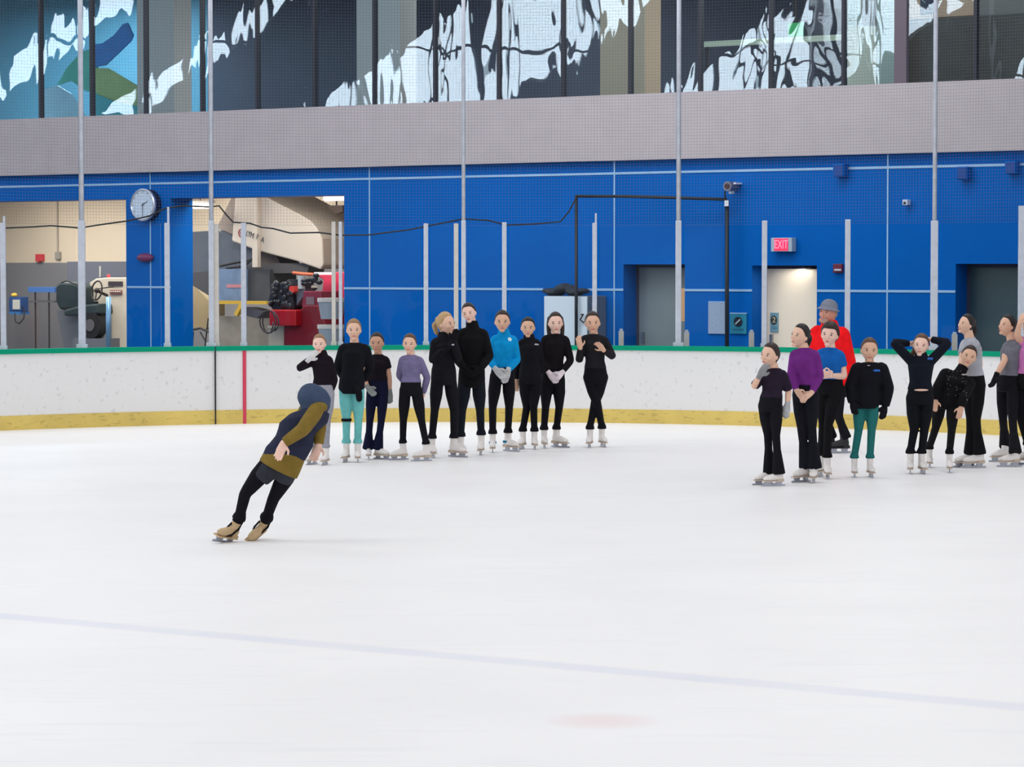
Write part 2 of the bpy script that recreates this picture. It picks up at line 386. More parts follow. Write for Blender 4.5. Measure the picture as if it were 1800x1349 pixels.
for i, (px, zlo) in enumerate(((265, 0), (650, 0), (1080, 0), (1560, 0))):
    s = s_(px); b = MB(); b.wbox(s - .012, s + .012, 0, ZB0, 0, .008); struct(b.build('trim_%d' % (i + 3), lineb))
b = MB(); b.wbox(SL, SR, ZB0, ZB1, -.62, .15); struct(b.build('trim_7', grey_band))
# doors in their deep openings
cream = mat('cream_door_paint', (250, 236, 214), rough=.5)
greyd = mat('grey_door_paint', (120, 134, 140), rough=.35, spec=.6, var=.15, vscale=1.2)
teald = mat('dark_teal_door', (46, 72, 80), rough=.35, spec=.6, var=.1)
steel = mat('steel', (170, 172, 176), rough=.3, metal=.9)
jamb = mat('door_jamb', (60, 62, 84), rough=.6)
def door(idx, a, c, zt, m, dd=-.39, inset=.03):
    o = struct(MB().wbox(a + inset, c - .01, 0, zt - .05, dd - .05, dd).build('door_%d' % idx, m))
    f = MB(); f.wbox(a - .001, a + .05, 0, zt, dd - .06, dd + .01); f.wbox(c - .05, c + .001, 0, zt, dd - .06, dd + .01); f.wbox(a, c, zt - .05, zt, dd - .06, dd + .01)
    f.build('door_frame', jamb, o)
    MB().wbox(a + .12, a + .16, .95, 1.1, dd, dd + .05).build('door_handle', steel, o)
    return o
door(1, *d1, greyd); dr2 = door(2, *d2, cream); door(3, *d3, teald)
MB().wpx(1415, 1432, 470, 473, -.36, .03).build('door_closer', dark_m, dr2)
b = MB(); b.wpx(1197, 1204, 507, 565, -.02, .5); 
struct(b.build('trim_8', mat('tan_edge', (196, 160, 120), rough=.6)))

q = WP((d2[0] + d2[1]) / 2, d2[2] - .04, -.2); area('doorway_fill_light', q, (.6, .2), 2.6, (1, .93, .82), (0, 0, 0))  # added fill to brighten the recessed cream door; no fixture there
# wall items
WLA = 'hung'
# clock
so, zo = wl(259, 360.5, .06); ck = empty('wall_clock', WP(so, zo, 0), 'round silver-rimmed wall clock on the blue wall between the bays', 'clock')
def inparent(o, p):
    o.parent = p; o.matrix_parent_inverse = Matrix.Translation(-Vector(p.location)); return o
rad = (wl(259, 332, .06)[1] - wl(259, 389, .06)[1]) / 2
chrome = mat('clock_rim', (205, 212, 225), rough=.25, metal=.7); face = mat('clock_face', (196, 214, 236), rough=.25)
inparent(MB().cyl(WP(so, zo, 0), WP(so, zo, .16), rad * .97, 40).build('case', mat('clock_case', (12, 22, 50), rough=.5)), ck)
b = MB(); n = 48; vs = []
for i in range(n):
    a = 2 * math.pi * i / n; 
    for rr, dd in ((rad, .15), (rad, .19), (rad * .93, .205), (rad * .87, .175)): vs.append(WP(so + rr * math.cos(a), zo + rr * math.sin(a), dd))
b.add(vs, [(4 * i + k, (4 * i + 4) % (4 * n) + k, (4 * i + 4) % (4 * n) + (k + 1) % 4, 4 * i + (k + 1) % 4) for i in range(n) for k in range(4)])
inparent(b.build('rim', chrome), ck)
inparent(MB().cyl(WP(so, zo, .10), WP(so, zo, .18), rad * .88, 40).build('dial', face), ck)
tick = mat('clock_black', (50, 52, 64), rough=.5)
def hand(a, l, wd, nm):
    dx, dz = math.sin(a), math.cos(a); b = MB()
    q = [(so - dx * .03 - dz * wd, zo - dz * .03 + dx * wd), (so - dx * .03 + dz * wd, zo - dz * .03 - dx * wd), (so + dx * l + dz * wd * .4, zo + dz * l - dx * wd * .4), (so + dx * l - dz * wd * .4, zo + dz * l + dx * wd * .4)]
    b.hexa([WP(p[0], p[1], .182) for p in q] + [WP(p[0], p[1], .188) for p in q]); inparent(b.build(nm, tick), ck)
hand(math.radians(60), rad * .5, .008, 'hour_hand'); hand(math.radians(181), rad * .74, .006, 'minute_hand')
for i in range(12):
    a = math.radians(30 * i); b = MB()
    for r0 in (.76,): 
        q = [WP(so + rad * r * math.sin(a) + e * math.cos(a) * .006, zo + rad * r * math.cos(a) - e * math.sin(a) * .006, dd) for dd in (.179, .184) for r, e in ((r0, -1), (r0, 1), (r0 + .07, 1), (r0 + .07, -1))]
        b.hexa(q)
    inparent(b.build('hour_mark', tick), ck)
# helper for simple wall things
def wthing(name, label, cat, px, py, d=0.0, group=None):
    s, z = wl(px, py, d); return empty(name, WP(s, z, d), label, cat, group)
def wp(name, m, p, x0, x1, y0, y1, d, th, bevel=0):
    return inparent(MB().wpx(x0, x1, y0, y1, d, th).build(name, m, bevel=bevel), p)
# exit sign
ex = wthing('exit_sign', 'lit red exit sign above the cream door', 'sign', 1373, 430)
wp('housing', mat('sign_housing', (160, 180, 198), rough=.5), ex, 1355, 1392, 418, 442.5, .13, .13, .005)
wp('lit_panel', mat('exit_red', (236, 50, 92), rough=.4, emit=.55), ex, 1361, 1385, 419.5, 441, .138, .01)
wtext('lettering', 'EXIT', 1373, 430.5, 14, .142, mat('exit_letters', (255, 130, 160), emit=.9), None, sx=.62)
inparent(bpy.data.objects['lettering'], ex)
# fire alarm strobe
fa = wthing('fire_alarm', 'small red fire alarm strobe right of the exit sign', 'fire alarm', 1472, 472)
wp('base', mat('alarm_red', (105, 30, 55), rough=.4), fa, 1464, 1480, 464, 480, .06, .06, .01)
wp('strobe_lens', mat('strobe', (190, 190, 205), rough=.3), fa, 1466, 1478, 473, 476.5, .085, .03, .005)
# red horn left
hn = wthing('alarm_horn', 'small dark red alarm horn below the wall clock', 'alarm', 252, 453)
s0, zc = wl(252, 453, .1)
inparent(MB().ell(WP(s0, zc, .05), (U * .19, N * .09, Vector((0, 0, .08)))).build('bell', mat('horn_red', (110, 45, 90), rough=.4), smooth=True), hn)
wp('back_plate', dblue, hn, 246, 262, 447, 459, .03, .03)
# blue boxes high on the wall
for px, py, lab in ((1474, 299, 'blue junction box high on the wall, leftmost of the three'), (1691, 304, 'middle blue junction box, hanging slightly lower than the others'), (1776, 294, 'blue junction box nearest the right edge')):
    t = wthing('junction_box', lab, 'box', px, py, group='blue boxes high on the wall')
    wp('box_body', blue, t, px - 10, px + 9, py - 11, py + 12, .16, .16, .01); wp('box_lid', dblue, t, px - 8, px + 7, py - 9, py + 10, .17, .01)
# lamp / camera with black conduit frame
blk = mat('black_pipe', (26, 34, 44), rough=.5)
pf = wthing('pipe_frame', 'black pipe frame standing against the blue wall', 'pipe frame', 1013, 600, .25)
def wpt(px, py, d): 
    s, z = wl(px, py, d); return WP(s, z, d)
D_ = .64
inparent(MB().tube([wpt(1013, 345, D_), Vector((*wpt(1013, 608, D_).xy, 0))], .026, 12).build('left_post', blk, smooth=True), pf)
inparent(MB().tube([wpt(1278, 352, .22), Vector((*wpt(1278, 608, .22).xy, 0))], .032, 12).build('right_post', blk, smooth=True), pf)
inparent(MB().tube([wpt(1012, 345, D_), wpt(1100, 345.5, D_), wpt(1200, 348, .4), wpt(1278, 351, .22)], .024, 12).build('crossbar', blk, smooth=True), pf)
inparent(MB().box(-.03, .03, -.02, .02, -.06, .03).build('bracket', mat('white_bracket', (225, 230, 240))), pf)
bpy.data.objects['bracket'].matrix_parent_inverse = Matrix.Identity(4); bpy.data.objects['bracket'].location = wpt(1277, 356, .27) - Vector(pf.location)
cm = wthing('wall_floodlight', 'small silver floodlight on a curved arm above the pipe frame', 'floodlight', 1287, 328)
s0, zc = wl(1287, 328, .15)
inparent(MB().cyl(WP(s0, zc, .08), WP(s0, zc, .3), .075, 18).build('lamp_head', mat('lamp_grey', (120, 122, 135), rough=.35, metal=.6)), cm)
inparent(MB().cyl(WP(s0, zc, .295), WP(s0, zc, .31), .045, 18).build('lens', mat('lens_dark', (70, 45, 50), rough=.2)), cm)
wp('mount_plate', mat('white_bracket', (225, 230, 240)), cm, 1279, 1293, 321, 324, .2, .2)
inparent(MB().tube([wpt(1281, 324, .2), wpt(1275, 330, .24), wpt(1274, 342, .22), wpt(1276, 352, .22)], .013, 8).build('curved_arm', blk, smooth=True), cm)
wp('mount_stem', mat('white_bracket', (225, 230, 240)), cm, 1281, 1285, 334, 341, .2, .1)
sc_ = wthing('security_camera', 'tiny white camera on the blue wall left of the rightmost tall pole', 'camera', 1590, 356)
wp('camera_body', mat('cam_white', (190, 205, 225)), sc_, 1586, 1595, 351, 361, .12, .12, .01); wp('camera_lens', dark_m, sc_, 1588, 1592, 355, 359, .125, .01)
# white cabinet with bag
cab = wthing('storage_cabinet', 'tall white cabinet against the blue wall behind the girls', 'cabinet', 990, 600, .5)
a, zt = wl(957, 520, .55); c, _ = wl(1034, 520, .55)
whitec = mat('cabinet_white', (206, 222, 236), rough=.4)
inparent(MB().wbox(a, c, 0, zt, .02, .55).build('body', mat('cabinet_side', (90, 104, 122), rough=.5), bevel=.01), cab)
inparent(MB().wbox(a + .01, c - .01, .05, zt - .01, .55, .575).build('door', whitec, bevel=.005), cab)
hx = wl(1026, 560, .575); 
b = MB().tube([WP(hx[0] - .03, hx[1] + .06, .60), WP(hx[0] + .03, hx[1] + .07, .63), WP(hx[0] - .03, hx[1] - .02, .63), WP(hx[0] + .02, hx[1] - .07, .60)], .012, 8)
hd = b.build('door_handle', mat('black_handle', (30, 32, 38))); inparent(hd, cab)
bagp = wl(988, 515, .4); bg = MB()
for i in range(9):
    k = i - 4; bg.ell(WP(bagp[0] + k * .075, zt + .085 + .035 * math.cos(k * 1.1), .3 + .03 * math.sin(i * 2.1)), (U * .11, N * .17, Vector((0, 0, .062 + .02 * math.cos(k * .6)))), 12, 8)
tag(bg.build('duffel_bag', mat('bag_grey', (48, 54, 64), rough=.8), smooth=True), 'dark grey bag lying on top of the white cabinet', 'bag')
# notice board, teal sign, door sign
nb = wthing('whiteboard', 'small light grey notice board left of the black pipe', 'notice board', 1261, 559)
wp('panel', mat('notice_grey', (150, 170, 200), rough=.5, var=.1, vscale=30), nb, 1245, 1277, 531, 587, .03, .03); wp('edge_strip', lineb, nb, 1245, 1277, 530, 532, .035, .035)
ts = wthing('wall_sign', 'teal sign with a black disc on the wall left of the cream door', 'sign', 1298, 568)
teal = mat('sign_teal', (30, 128, 160), rough=.4)
wp('panel', teal, ts, 1283, 1312, 550, 587, .03, .03); wp('top_strip', lineb, ts, 1283, 1312, 550, 552, .035, .035)
def disc(px, py, rpx, d, m, par, nm, sx=1):
    s0, zc = wl(px, py, d); r = rpx * 44 / F; b = MB(); n = 28
    fr = [WP(s0 + r * sx * math.cos(2 * math.pi * i / n), zc + r * math.sin(2 * math.pi * i / n), d) for i in range(n)]; bk = [p - N * .008 for p in fr]
    b.add(fr + bk, [tuple(range(n)), tuple(range(2 * n - 1, n - 1, -1))] + [(i, i + n, (i + 1) % n + n, (i + 1) % n) for i in range(n)]); return inparent(b.build(nm, m), par)
disc(1297, 566, 8.5, .04, mat('sign_black', (14, 30, 48)), ts, 'disc')
a1 = wpt(1293, 570, .045); a2 = wpt(1301, 562, .045); inparent(MB().tube([a1, a2], .013, 6).build('white_slash', mat('sign_white', (190, 205, 215))), ts)
wp('caption_bar', mat('caption_teal', (18, 98, 128)), ts, 1288, 1307, 578, 581, .034, .004)
t2 = wthing('door_sign', 'teal sign with number 2 in a black oval on the cream door', 'sign', 1360, 566, -.38)
wp('panel', mat('door_sign_teal', (120, 165, 182), rough=.4), t2, 1354, 1367.5, 550, 584, -.37, .02)
disc(1360, 563, 8, -.362, mat('sign_olive', (70, 72, 62)), t2, 'disc', .8)
o = wtext('lettering', '2', 1360.5, 563, 9, -.358, mat('sign_cream', (230, 225, 200)), None); inparent(o, t2)
wp('caption_bar', mat('caption_2', (95, 150, 165)), t2, 1356, 1365, 574, 578, -.365, .004)
# stub posts behind the boards
for px, y0, lab in ((1092, 582, 'short white stub post behind the boards left of the grey doorway'), (1207, 584, 'short grey stub post behind the boards right of the grey doorway'), (1321, 584, 'short stub post behind the boards at the cream doorway'), (1678, 588, 'short stub post behind the boards at the dark doorway')):
    x = bX(px); c = Vector((0, bcurve(x) + .6, 0)); zt = at(px, y0, c.y).z; c.x = at(px, y0, c.y).x
    t = empty('stub_post', c, lab, 'post', 'stub posts behind the boards')
    MB().box(-.035, .035, -.03, .03, 0, zt).build('upright', alub, t, bevel=.005); MB().box(-.02, .02, -.035, .035, zt - .01, zt + .03).build('cap', alu, t)

# ------------------------------------------------------------------ garage behind the bays
gar = mat('garage_cream', (214, 200, 180), rough=.7, var=.08, vscale=.7); garg = mat('garage_grey', (120, 120, 126), rough=.7, var=.12, vscale=1)
GD = -7.5
gl0, gl1 = wl(-160, 469, GD)[0], s_(660)
zs = wl(120, 462, GD)[1]
struct(MB().wbox(gl0 - 4, gl1, zs, 4.6, GD - .2, GD).build('wall_garage', gar)); struct(MB().wbox(gl0 - 4, gl1, -.03, zs, GD - .2, GD + .01).build('trim_9', garg))
struct(MB().wbox(gl0 - 4, gl1, 4.1, 4.3, GD, -.62).build('ceiling', mat('garage_ceiling', (150, 138, 124), rough=.8)))
struct(MB().wbox(gl1, gl1 + .2, -.03, 4.2, GD, -.62).build('wall_right', gar)); struct(MB().wbox(gl0 - 4.2, gl0 - 4, -.03, 4.2, GD, -.62).build('wall_left', gar))
for a, dd, e in ((30, -5.0, 190), (0, -2.6, 170), (190, -2.0, 150), (480, -1.5, 130), (400, -5.8, 160)):  # added fill brightening both bays, separate from the hanging fluorescent fixtures
    area('garage_fill_light', WP(wl(a, 469, dd)[0], 4.05, dd), (2.6, 1.2), e, (1.0, .94, .84), (0, 0, -.6))
# fluorescent fixtures
def flu(x0, x1, y0, y1, d, lab):
    t = wthing('fluorescent_lamp', lab, 'lamp', (x0 + x1) / 2, (y0 + y1) / 2, d, 'lamps hanging in the machine bay')
    wp('tube', mat('tube_light', (255, 246, 238), emit=2.5), t, x0, x1, y0, y1, d, .12, .03)
    wp('housing', mat('lamp_housing', (190, 184, 176)), t, x0 - 2, x1 + 2, y0 - 4, y0, d + .02, .16)
    inparent(MB().tube([wpt((x0 + x1) / 2, y0 - 3, d - .05), wpt((x0 + x1) / 2, y0 - 3, d - .05) + Vector((0, 0, .6))], .008, 6).build('hanger', dark_m), t)
flu(567, 604, 344, 353, -1.2, 'lit lamp at the top right corner of the bay with the cream tank'); flu(337, 367, 357, 367, -3.0, 'lit lamp at the top left corner of the bay with the cream tank')
# heater
ht = wthing('unit_heater', 'dark boxy heater hanging below the right-hand lamp in the bay', 'heater', 588, 367, -4)
inparent(MB().wpoly([(573, 361), (602, 361), (602, 372), (590, 376)], -4, .4).build('casing', mat('heater_brown', (110, 96, 84))), ht); wp('hanger', dark_m, ht, 590, 592, 345, 361, -4.1, .02)
# ---- left bay things
pn = wthing('door_panel', 'dark grey panel numbered 1 against the garage wall', 'panel', 165, 480, -6.9)
wp('panel', mat('panel_grey', (92, 96, 110), rough=.7), pn, 118, 224, 460, 600, -6.9, .08)
o = wtext('numeral', '1', 176, 479, 26, -6.89, mat('numeral_grey', (170, 170, 168)), None, sx=1.5); inparent(o, pn)
t = wthing('fire_bell', 'small red box on the cream garage wall', 'alarm box', 68, 453, GD); wp('box', mat('bell_red', (196, 60, 70)), t, 62, 73, 447, 459, GD + .1, .1); wp('knob', mat('bell_red', (196, 60, 70)), t, 66, 69, 459, 461.5, GD + .08, .05)
t = wthing('light_switch', 'grey switch box with a conduit above it on the garage wall', 'switch box', 100, 450, GD); wp('box', mat('switch_grey', (150, 146, 140)), t, 96, 104, 443, 456, GD + .08, .08, .01); wp('conduit', mat('conduit_grey', (170, 160, 148)), t, 99, 101, 345, 443, GD + .04, .03)
t = wthing('charger_box', 'blue charger box with a yellow top and a hose on the garage wall', 'charger', 26, 535, -6.5)
wp('box', mat('charger_blue', (38, 72, 128)), t, 15, 36, 522, 548, -6.5, .25, .02); wp('label_plate', mat('plate_white', (188, 190, 186)), t, 22, 34, 527, 544, -6.48, .02)
wp('bracket', mat('charger_bluel', (52, 110, 170)), t, 16, 35, 548, 553, -6.5, .3); inparent(MB().ell(wpt(25, 519, -6.6), (U * .07, N * .07, Vector((0, 0, .05)))).build('yellow_cap', mat('cap_yellow', (210, 176, 70)), smooth=True), t)
inparent(MB().tube([wpt(26, 550, -6.5), wpt(27, 566, -6.45), wpt(34, 569, -6.4), wpt(42, 560, -6.45), wpt(43, 545, -6.5), wpt(38, 538, -6.5)], .014, 8).build('hose', dark_m, smooth=True), t)
t = wthing('work_stand', 'blue-topped steel stand with thin legs in the left bay', 'stand', 72, 540, -5.8)
wp('top_bar', mat('stand_blue', (56, 98, 160)), t, 49, 96, 505, 514, -5.8, .5)
wp('lower_shelf', mat('stand_grey', (78, 80, 86)), t, 51, 95, 529, 532, -5.8, .45)
for px in (62, 86): 
    q = wpt(px, 514, -5.85); inparent(MB().box(q.x - .015, q.x + .015, q.y - .015, q.y + .015, 0, q.z).build('leg', dark_m), t)
# resurfacer 1
rz = wthing('ice_resurfacer', 'parked ice resurfacer seen at its driver seat, steering wheel and dashboard', 'ice resurfacer', 150, 600, -3)
beige = mat('machine_beige', (206, 194, 176), rough=.45, var=.06); seatm = mat('seat_green', (34, 50, 54), rough=.6); tyre = mat('tyre', (26, 26, 30), rough=.8)
mgrey = mat('machine_grey', (104, 108, 116), rough=.6)
inparent(MB().wpoly([(190, 488), (232, 488), (232, 620), (172, 620), (172, 531), (160, 531), (157, 497), (168, 490)], -3.3, 1.2).build('dashboard', beige, bevel=.02), rz)
wp('gauge_cluster', mat('gauge_dark', (64, 58, 62), rough=.3), rz, 190, 215, 495, 503, -3.28, .02); wp('switch_row', mat('switch_redbrown', (130, 86, 84)), rz, 193, 214, 510, 518, -3.28, .02)
b = MB()
for k in range(5): b.ell(wpt(195 + 4 * k, 513, -3.26), (U * .018, N * .02, Vector((0, 0, .018))), 8, 6)
inparent(b.build('switch_knobs', mat('knob_white', (205, 190, 180)), smooth=True), rz)
inparent(MB().ell(wpt(191, 486, -3.6), (U * .035, N * .035, Vector((0, 0, .045)))).build('beacon', mat('beacon_red', (220, 60, 70)), smooth=True), rz)
wc = wpt(170, 511, -3.0); b = MB(); ring = [wc + (U * math.cos(a) * .135 + Vector((0, 0, 1)) * math.sin(a) * .185 + N * math.sin(a) * -.04) for a in [2 * math.pi * i / 28 for i in range(29)]]
b.tube(ring, .016, 8); b.tube([ring[0], wc, ring[14]], .012, 6); b.tube([wc, ring[21]], .012, 6); b.ell(wc, (U * .055, N * .04, Vector((0, 0, .055)))); b.tube([wc, wc - N * .3 - Vector((0, 0, .1))], .03, 8)
b.tube([wc + Vector((0, 0, .03)), wpt(200, 504, -3.1)], .012, 6)
inparent(b.build('steering_wheel', mat('wheel_black', (34, 26, 28), rough=.5), smooth=True), rz)
inparent(MB().wpoly([(97, 502), (106, 496), (128, 497), (146, 505), (146, 545), (104, 545), (97, 530)], -3.0, .5).build('seat_back', seatm, bevel=.05), rz)
inparent(MB().wpoly([(146, 536), (172, 534), (174, 552), (146, 556), (112, 556), (112, 545)], -2.9, .5).build('seat_cushion', seatm, bevel=.04), rz)
inparent(MB().wpoly([(100, 545), (150, 545), (150, 625), (116, 625), (108, 590)], -3.2, .8).build('body_panel', mgrey), rz)
wp('hopper', mgrey, rz, 128, 186, 595, 612, -2.9, .9); wp('step_box', mat('step_grey', (138, 142, 152)), rz, 166, 184, 556, 600, -3.1, .4)
wc = wpt(158, 572, -2.9); inparent(MB().cyl(wc - N * .3, wc, .27, 28).build('tyre', tyre), rz); inparent(MB().cyl(wc - N * .2, wc + N * .01, .12, 20).build('wheel_hub', mat('hub_grey', (90, 88, 92))), rz)
inparent(MB().tube([wpt(191, 522, -2.6), wpt(190, 625, -2.6)], .05, 16).build('lift_cylinder', mat('cyl_blue', (104, 146, 184), rough=.3, metal=.3), smooth=True), rz)
inparent(MB().tube([wpt(108, 497, -2.9), wpt(118, 494, -2.9), wpt(140, 503, -2.9)], .014, 8).build('hose', dark_m), rz)
# ---- right bay: resurfacer with lifted snow tank
zz = wthing('snow_tank_resurfacer', 'ice resurfacer with its cream snow tank tipped up and blue side panel', 'ice resurfacer', 470, 600, -4)
tank = mat('tank_cream', (216, 206, 192), rough=.5, var=.05, vscale=1.5)
TD = -3.4
inparent(MB().wpoly([(414, 330), (407, 424), (452, 441), (520, 459), (563, 474), (568, 466), (566, 420), (556, 400), (545, 388), (525, 376), (495, 361), (452, 338), (448, 330)], TD, 1.6).build('snow_tank', tank, bevel=.03), zz)
inparent(MB().wpoly([(415, 330), (382, 398), (388, 408), (408, 422), (417, 330)], TD - .3, .3).build('tank_brace', mat('brace_brown', (150, 138, 130)), bevel=.01), zz)
wp('mast', tank, zz, 443, 452, 330, 470, TD + .12, .1); wp('tank_rib', tank, zz, 441.5, 443, 330, 432, TD + .02, .02)
tx = mat('tank_letters', (84, 78, 84), rough=.5)
tr_ = math.radians(-17)
for ch, px, py, hp in (('L', 434.5, 411, 11), ('Y', 438, 412, 11), ('M', 443, 414.5, 12), ('P', 452.5, 417, 11), ('I', 457, 419.5, 11), ('A', 461.5, 422, 12)):
    inparent(wtext('letter', ch, px, py, hp, TD + .01 if px < 442 or px > 453 else TD + .14, tx, None, roll=tr_, sx=.75), zz)
emb = mat('emblem_red', (176, 90, 100))
s0, zc = wl(424, 410, TD + .012); b = MB(); pts = [WP(s0 + .065 * math.cos(a), zc + .075 * math.sin(a), TD + .012) for a in [2 * math.pi * i / 20 for i in range(21)]]; b.tube(pts, .012, 6); b.ell(WP(s0, zc, TD + .012), (U * .03, N * .008, Vector((0, 0, .03)))); inparent(b.build('emblem', emb), zz)
b = MB(); b.wpoly([(388, 405), (445, 432), (445, 472), (388, 472)], TD - .2, .8); b.wpoly([(335, 408), (384, 405), (420, 440), (430, 475), (335, 480)], TD - .9, .5)
inparent(b.build('under_frame', mat('frame_bluegrey', (84, 92, 106), rough=.6, var=.15)), zz)
inparent(MB().wpoly([(452, 440), (485, 449), (492, 462), (492, 470), (452, 470)], TD - .25, .6).build('hydraulic_box', mat('hyd_brown', (98, 84, 80), rough=.6)), zz)
inparent(MB().wpoly([(488, 463), (545, 463), (541, 475), (540, 480), (445, 481), (430, 474), (430, 466)], TD - .1, .5).build('hood', mat('hood_grey', (84, 82, 84), rough=.5)), zz)
inparent(MB().tube([wpt(386, 468, TD + .05), wpt(410, 463, TD + .05), wpt(438, 458, TD + .05), wpt(444, 455, TD + .05), wpt(430, 468, TD + .05), wpt(398, 472, TD + .05)], .022, 8).build('linkage', dark_m), zz)
wp('side_panel', mat('panel_bluewhite', (112, 136, 168), rough=.5, var=.3, vscale=4), zz, 383, 430, 473, 530, TD + .1, .3); wp('pink_decal', mat('decal_pink', (190, 130, 140)), zz, 398, 424, 500, 506, TD + .108, .01)
wp('engine_panel', mat('engine_dark', (74, 76, 80), rough=.5, var=.2), zz, 430, 474, 474, 531, TD, .8)
inparent(MB().wpoly([(335, 480), (383, 475), (383, 530), (335, 500)], TD - .5, .4).build('rear_panel', mat('rear_dark', (70, 70, 76), rough=.6)), zz)
wp('yellow_rail', mat('rail_yellow', (208, 170, 60)), zz, 380, 469, 529, 535, TD + .3, .1); inparent(MB().wpoly([(420, 535), (427, 535), (416, 556), (411, 552)], TD + .3, .08).build('yellow_strut', mat('rail_yellow', (208, 170, 60))), zz)
b = MB(); b.wpoly([(430, 540), (462, 548), (452, 560), (418, 552)], TD, .4); inparent(b.build('axle', mat('axle_grey', (76, 78, 92))), zz)
inparent(MB().wpoly([(330, 490), (372, 535), (372, 570), (360, 580), (330, 578)], TD - 1.2, .4).build('tan_cover', mat('tan_cover', (176, 158, 124))), zz)
wp('floor_box', mat('box_concrete', (150, 144, 136), rough=.8, var=.15), zz, 384, 478, 556, 625, TD - .9, .8)
ch = wthing('folding_chair', 'thin dark-legged chair at the lower left of the tank bay', 'chair', 350, 600, -2.5)
inparent(MB().tube([wpt(336, 580, -2.5), wpt(352, 577, -2.5), wpt(369, 584, -2.5)], .025, 8).build('seat_edge', mat('chair_seat', (70, 66, 64))), ch)
for a, c in (((366, 560), (360, 612)), ((352, 584), (368, 612)), ((340, 584), (338, 612))): inparent(MB().tube([wpt(*a, -2.5), wpt(*c, -2.5)], .012, 6).build('leg', dark_m), ch)
# red machine
rm = wthing('red_resurfacer', 'dark red machine with exposed black engine at the right of the tank bay', 'ice resurfacer', 520, 600, -2)
r1 = mat('paint_red', (176, 20, 34), rough=.4, var=.15, vscale=3); r2 = mat('paint_darkred', (116, 8, 30), rough=.45, var=.15, vscale=3); pink = mat('paint_pinkred', (214, 62, 92), rough=.4)
wp('front_box', r1, rm, 473, 520, 545, 573, -1.6, .8, .02)
inparent(MB().wpoly([(499, 573), (520, 545), (528, 545), (533, 537), (558, 537), (566, 556), (574, 572), (566, 590), (606, 590), (606, 625), (499, 625)], -1.75, .9).build('lower_body', r2, bevel=.02), rm)
inparent(MB().wpoly([(533, 512), (563, 512), (566, 525), (560, 540), (530, 540)], -1.8, .6).build('cowl', mat('paint_maroon', (124, 34, 58), rough=.4), bevel=.02), rm)
wp('grille', mat('grille_grey', (120, 100, 110)), rm, 538, 552, 522, 536, -1.78, .03)
b = MB(); b.wpoly([(476, 500), (482, 498), (500, 498), (505, 490), (512, 500), (515, 520), (516, 545), (478, 545), (470, 530)], -1.9, .6)
inparent(b.build('engine_block', mat('engine_black', (28, 32, 42), rough=.5), bevel=.03), rm)
b = MB(); random.seed(3)
for _ in range(26):
    px, py = random.uniform(474, 515), random.uniform(498, 540); q = wpt(px, py, -1.88); r = random.uniform(.03, .07); b.ell(q, (U * r, N * .05, Vector((0, 0, r * random.uniform(.6, 1.3)))), 10, 7)
inparent(b.build('engine_parts', mat('engine_parts', (40, 44, 52), rough=.35, metal=.3), smooth=True), rm)
b = MB()
for _ in range(14):
    px, py = random.uniform(534, 562), random.uniform(484, 508); q = wpt(px, py, -1.9); r = random.uniform(.03, .06); b.ell(q, (U * r * 1.4, N * .05, Vector((0, 0, r))), 10, 7)
inparent(b.build('carburettor', mat('engine_parts', (40, 44, 52)), smooth=True), rm)
wp('manual_plate', mat('plate_cream', (190, 180, 160)), rm, 547, 558, 503, 506, -1.8, .02)
inparent(MB().cyl(wpt(530, 486, -2.0), wpt(530, 508, -2.0), .065, 18).build('reservoir', mat('tank_white', (176, 190, 196)), smooth=False), rm)
inparent(MB().wpoly([(518, 510), (537, 508), (532, 522), (520, 540), (515, 540)], -2.0, .3).build('grey_duct', mat('duct_grey', (108, 120, 138), rough=.4)), rm)
inparent(MB().wpoly([(508, 503), (517, 503), (518, 512), (513, 517), (508, 510)], -1.85, .1).build('red_tag', mat('tag_red', (214, 60, 48))), rm)
inparent(MB().tube([wpt(515, 480, -2.1), wpt(535, 482, -2.1), wpt(552, 483, -2.1)], .03, 8).build('orange_bar', mat('bar_orange', (206, 104, 70))), rm)
inparent(MB().wpoly([(556, 484), (580, 479), (608, 478), (608, 528), (570, 528), (566, 515), (568, 492)], -2.4, .8).build('rear_body', pink, bevel=.02), rm)
wp('worklight', mat('worklight', (255, 240, 240), emit=1.6), rm, 552, 580, 479, 483, -2.2, .1)
wp('pedestal', mat('pedestal_beige', (176, 172, 158)), rm, 472, 499, 573, 625, -1.9, .5); wp('pedestal_lip', mat('pedestal_beige', (176, 172, 158)), rm, 470, 500, 573, 577, -1.85, .55)
for py, lab in ((537, 'grey-white pail on the upper right of the red machine'), (584, 'grey-white pail on the lower right of the red machine')):
    t = wthing('pail', lab, 'pail', 585, py, -1.2, 'pails beside the red machine'); a = wpt(583, py - 6, -1.5); c_ = wpt(583, py + 24, -1.5)
    inparent(MB().tube([c_, a], [.19, .24], 24).build('pail_body', mat('pail_grey', (150, 164, 178), rough=.4), smooth=False), t); inparent(MB().tube([a, a + Vector((0, 0, .07))], .255, 24).build('lid', mat('pail_lid', (200, 200, 198))), t)
hs = MB(); pts = [wpt(472 + 8 * math.cos(a) * (1 + .1 * a), 566 + 20 * math.sin(a), -1.5 + .02 * a) for a in [i * .5 for i in range(28)]]
hs.tube(pts, .014, 7); tag(hs.build('hose_coil', mat('hose_black', (52, 46, 50)), smooth=True), 'coiled dark hose hanging left of the red machine', 'hose')

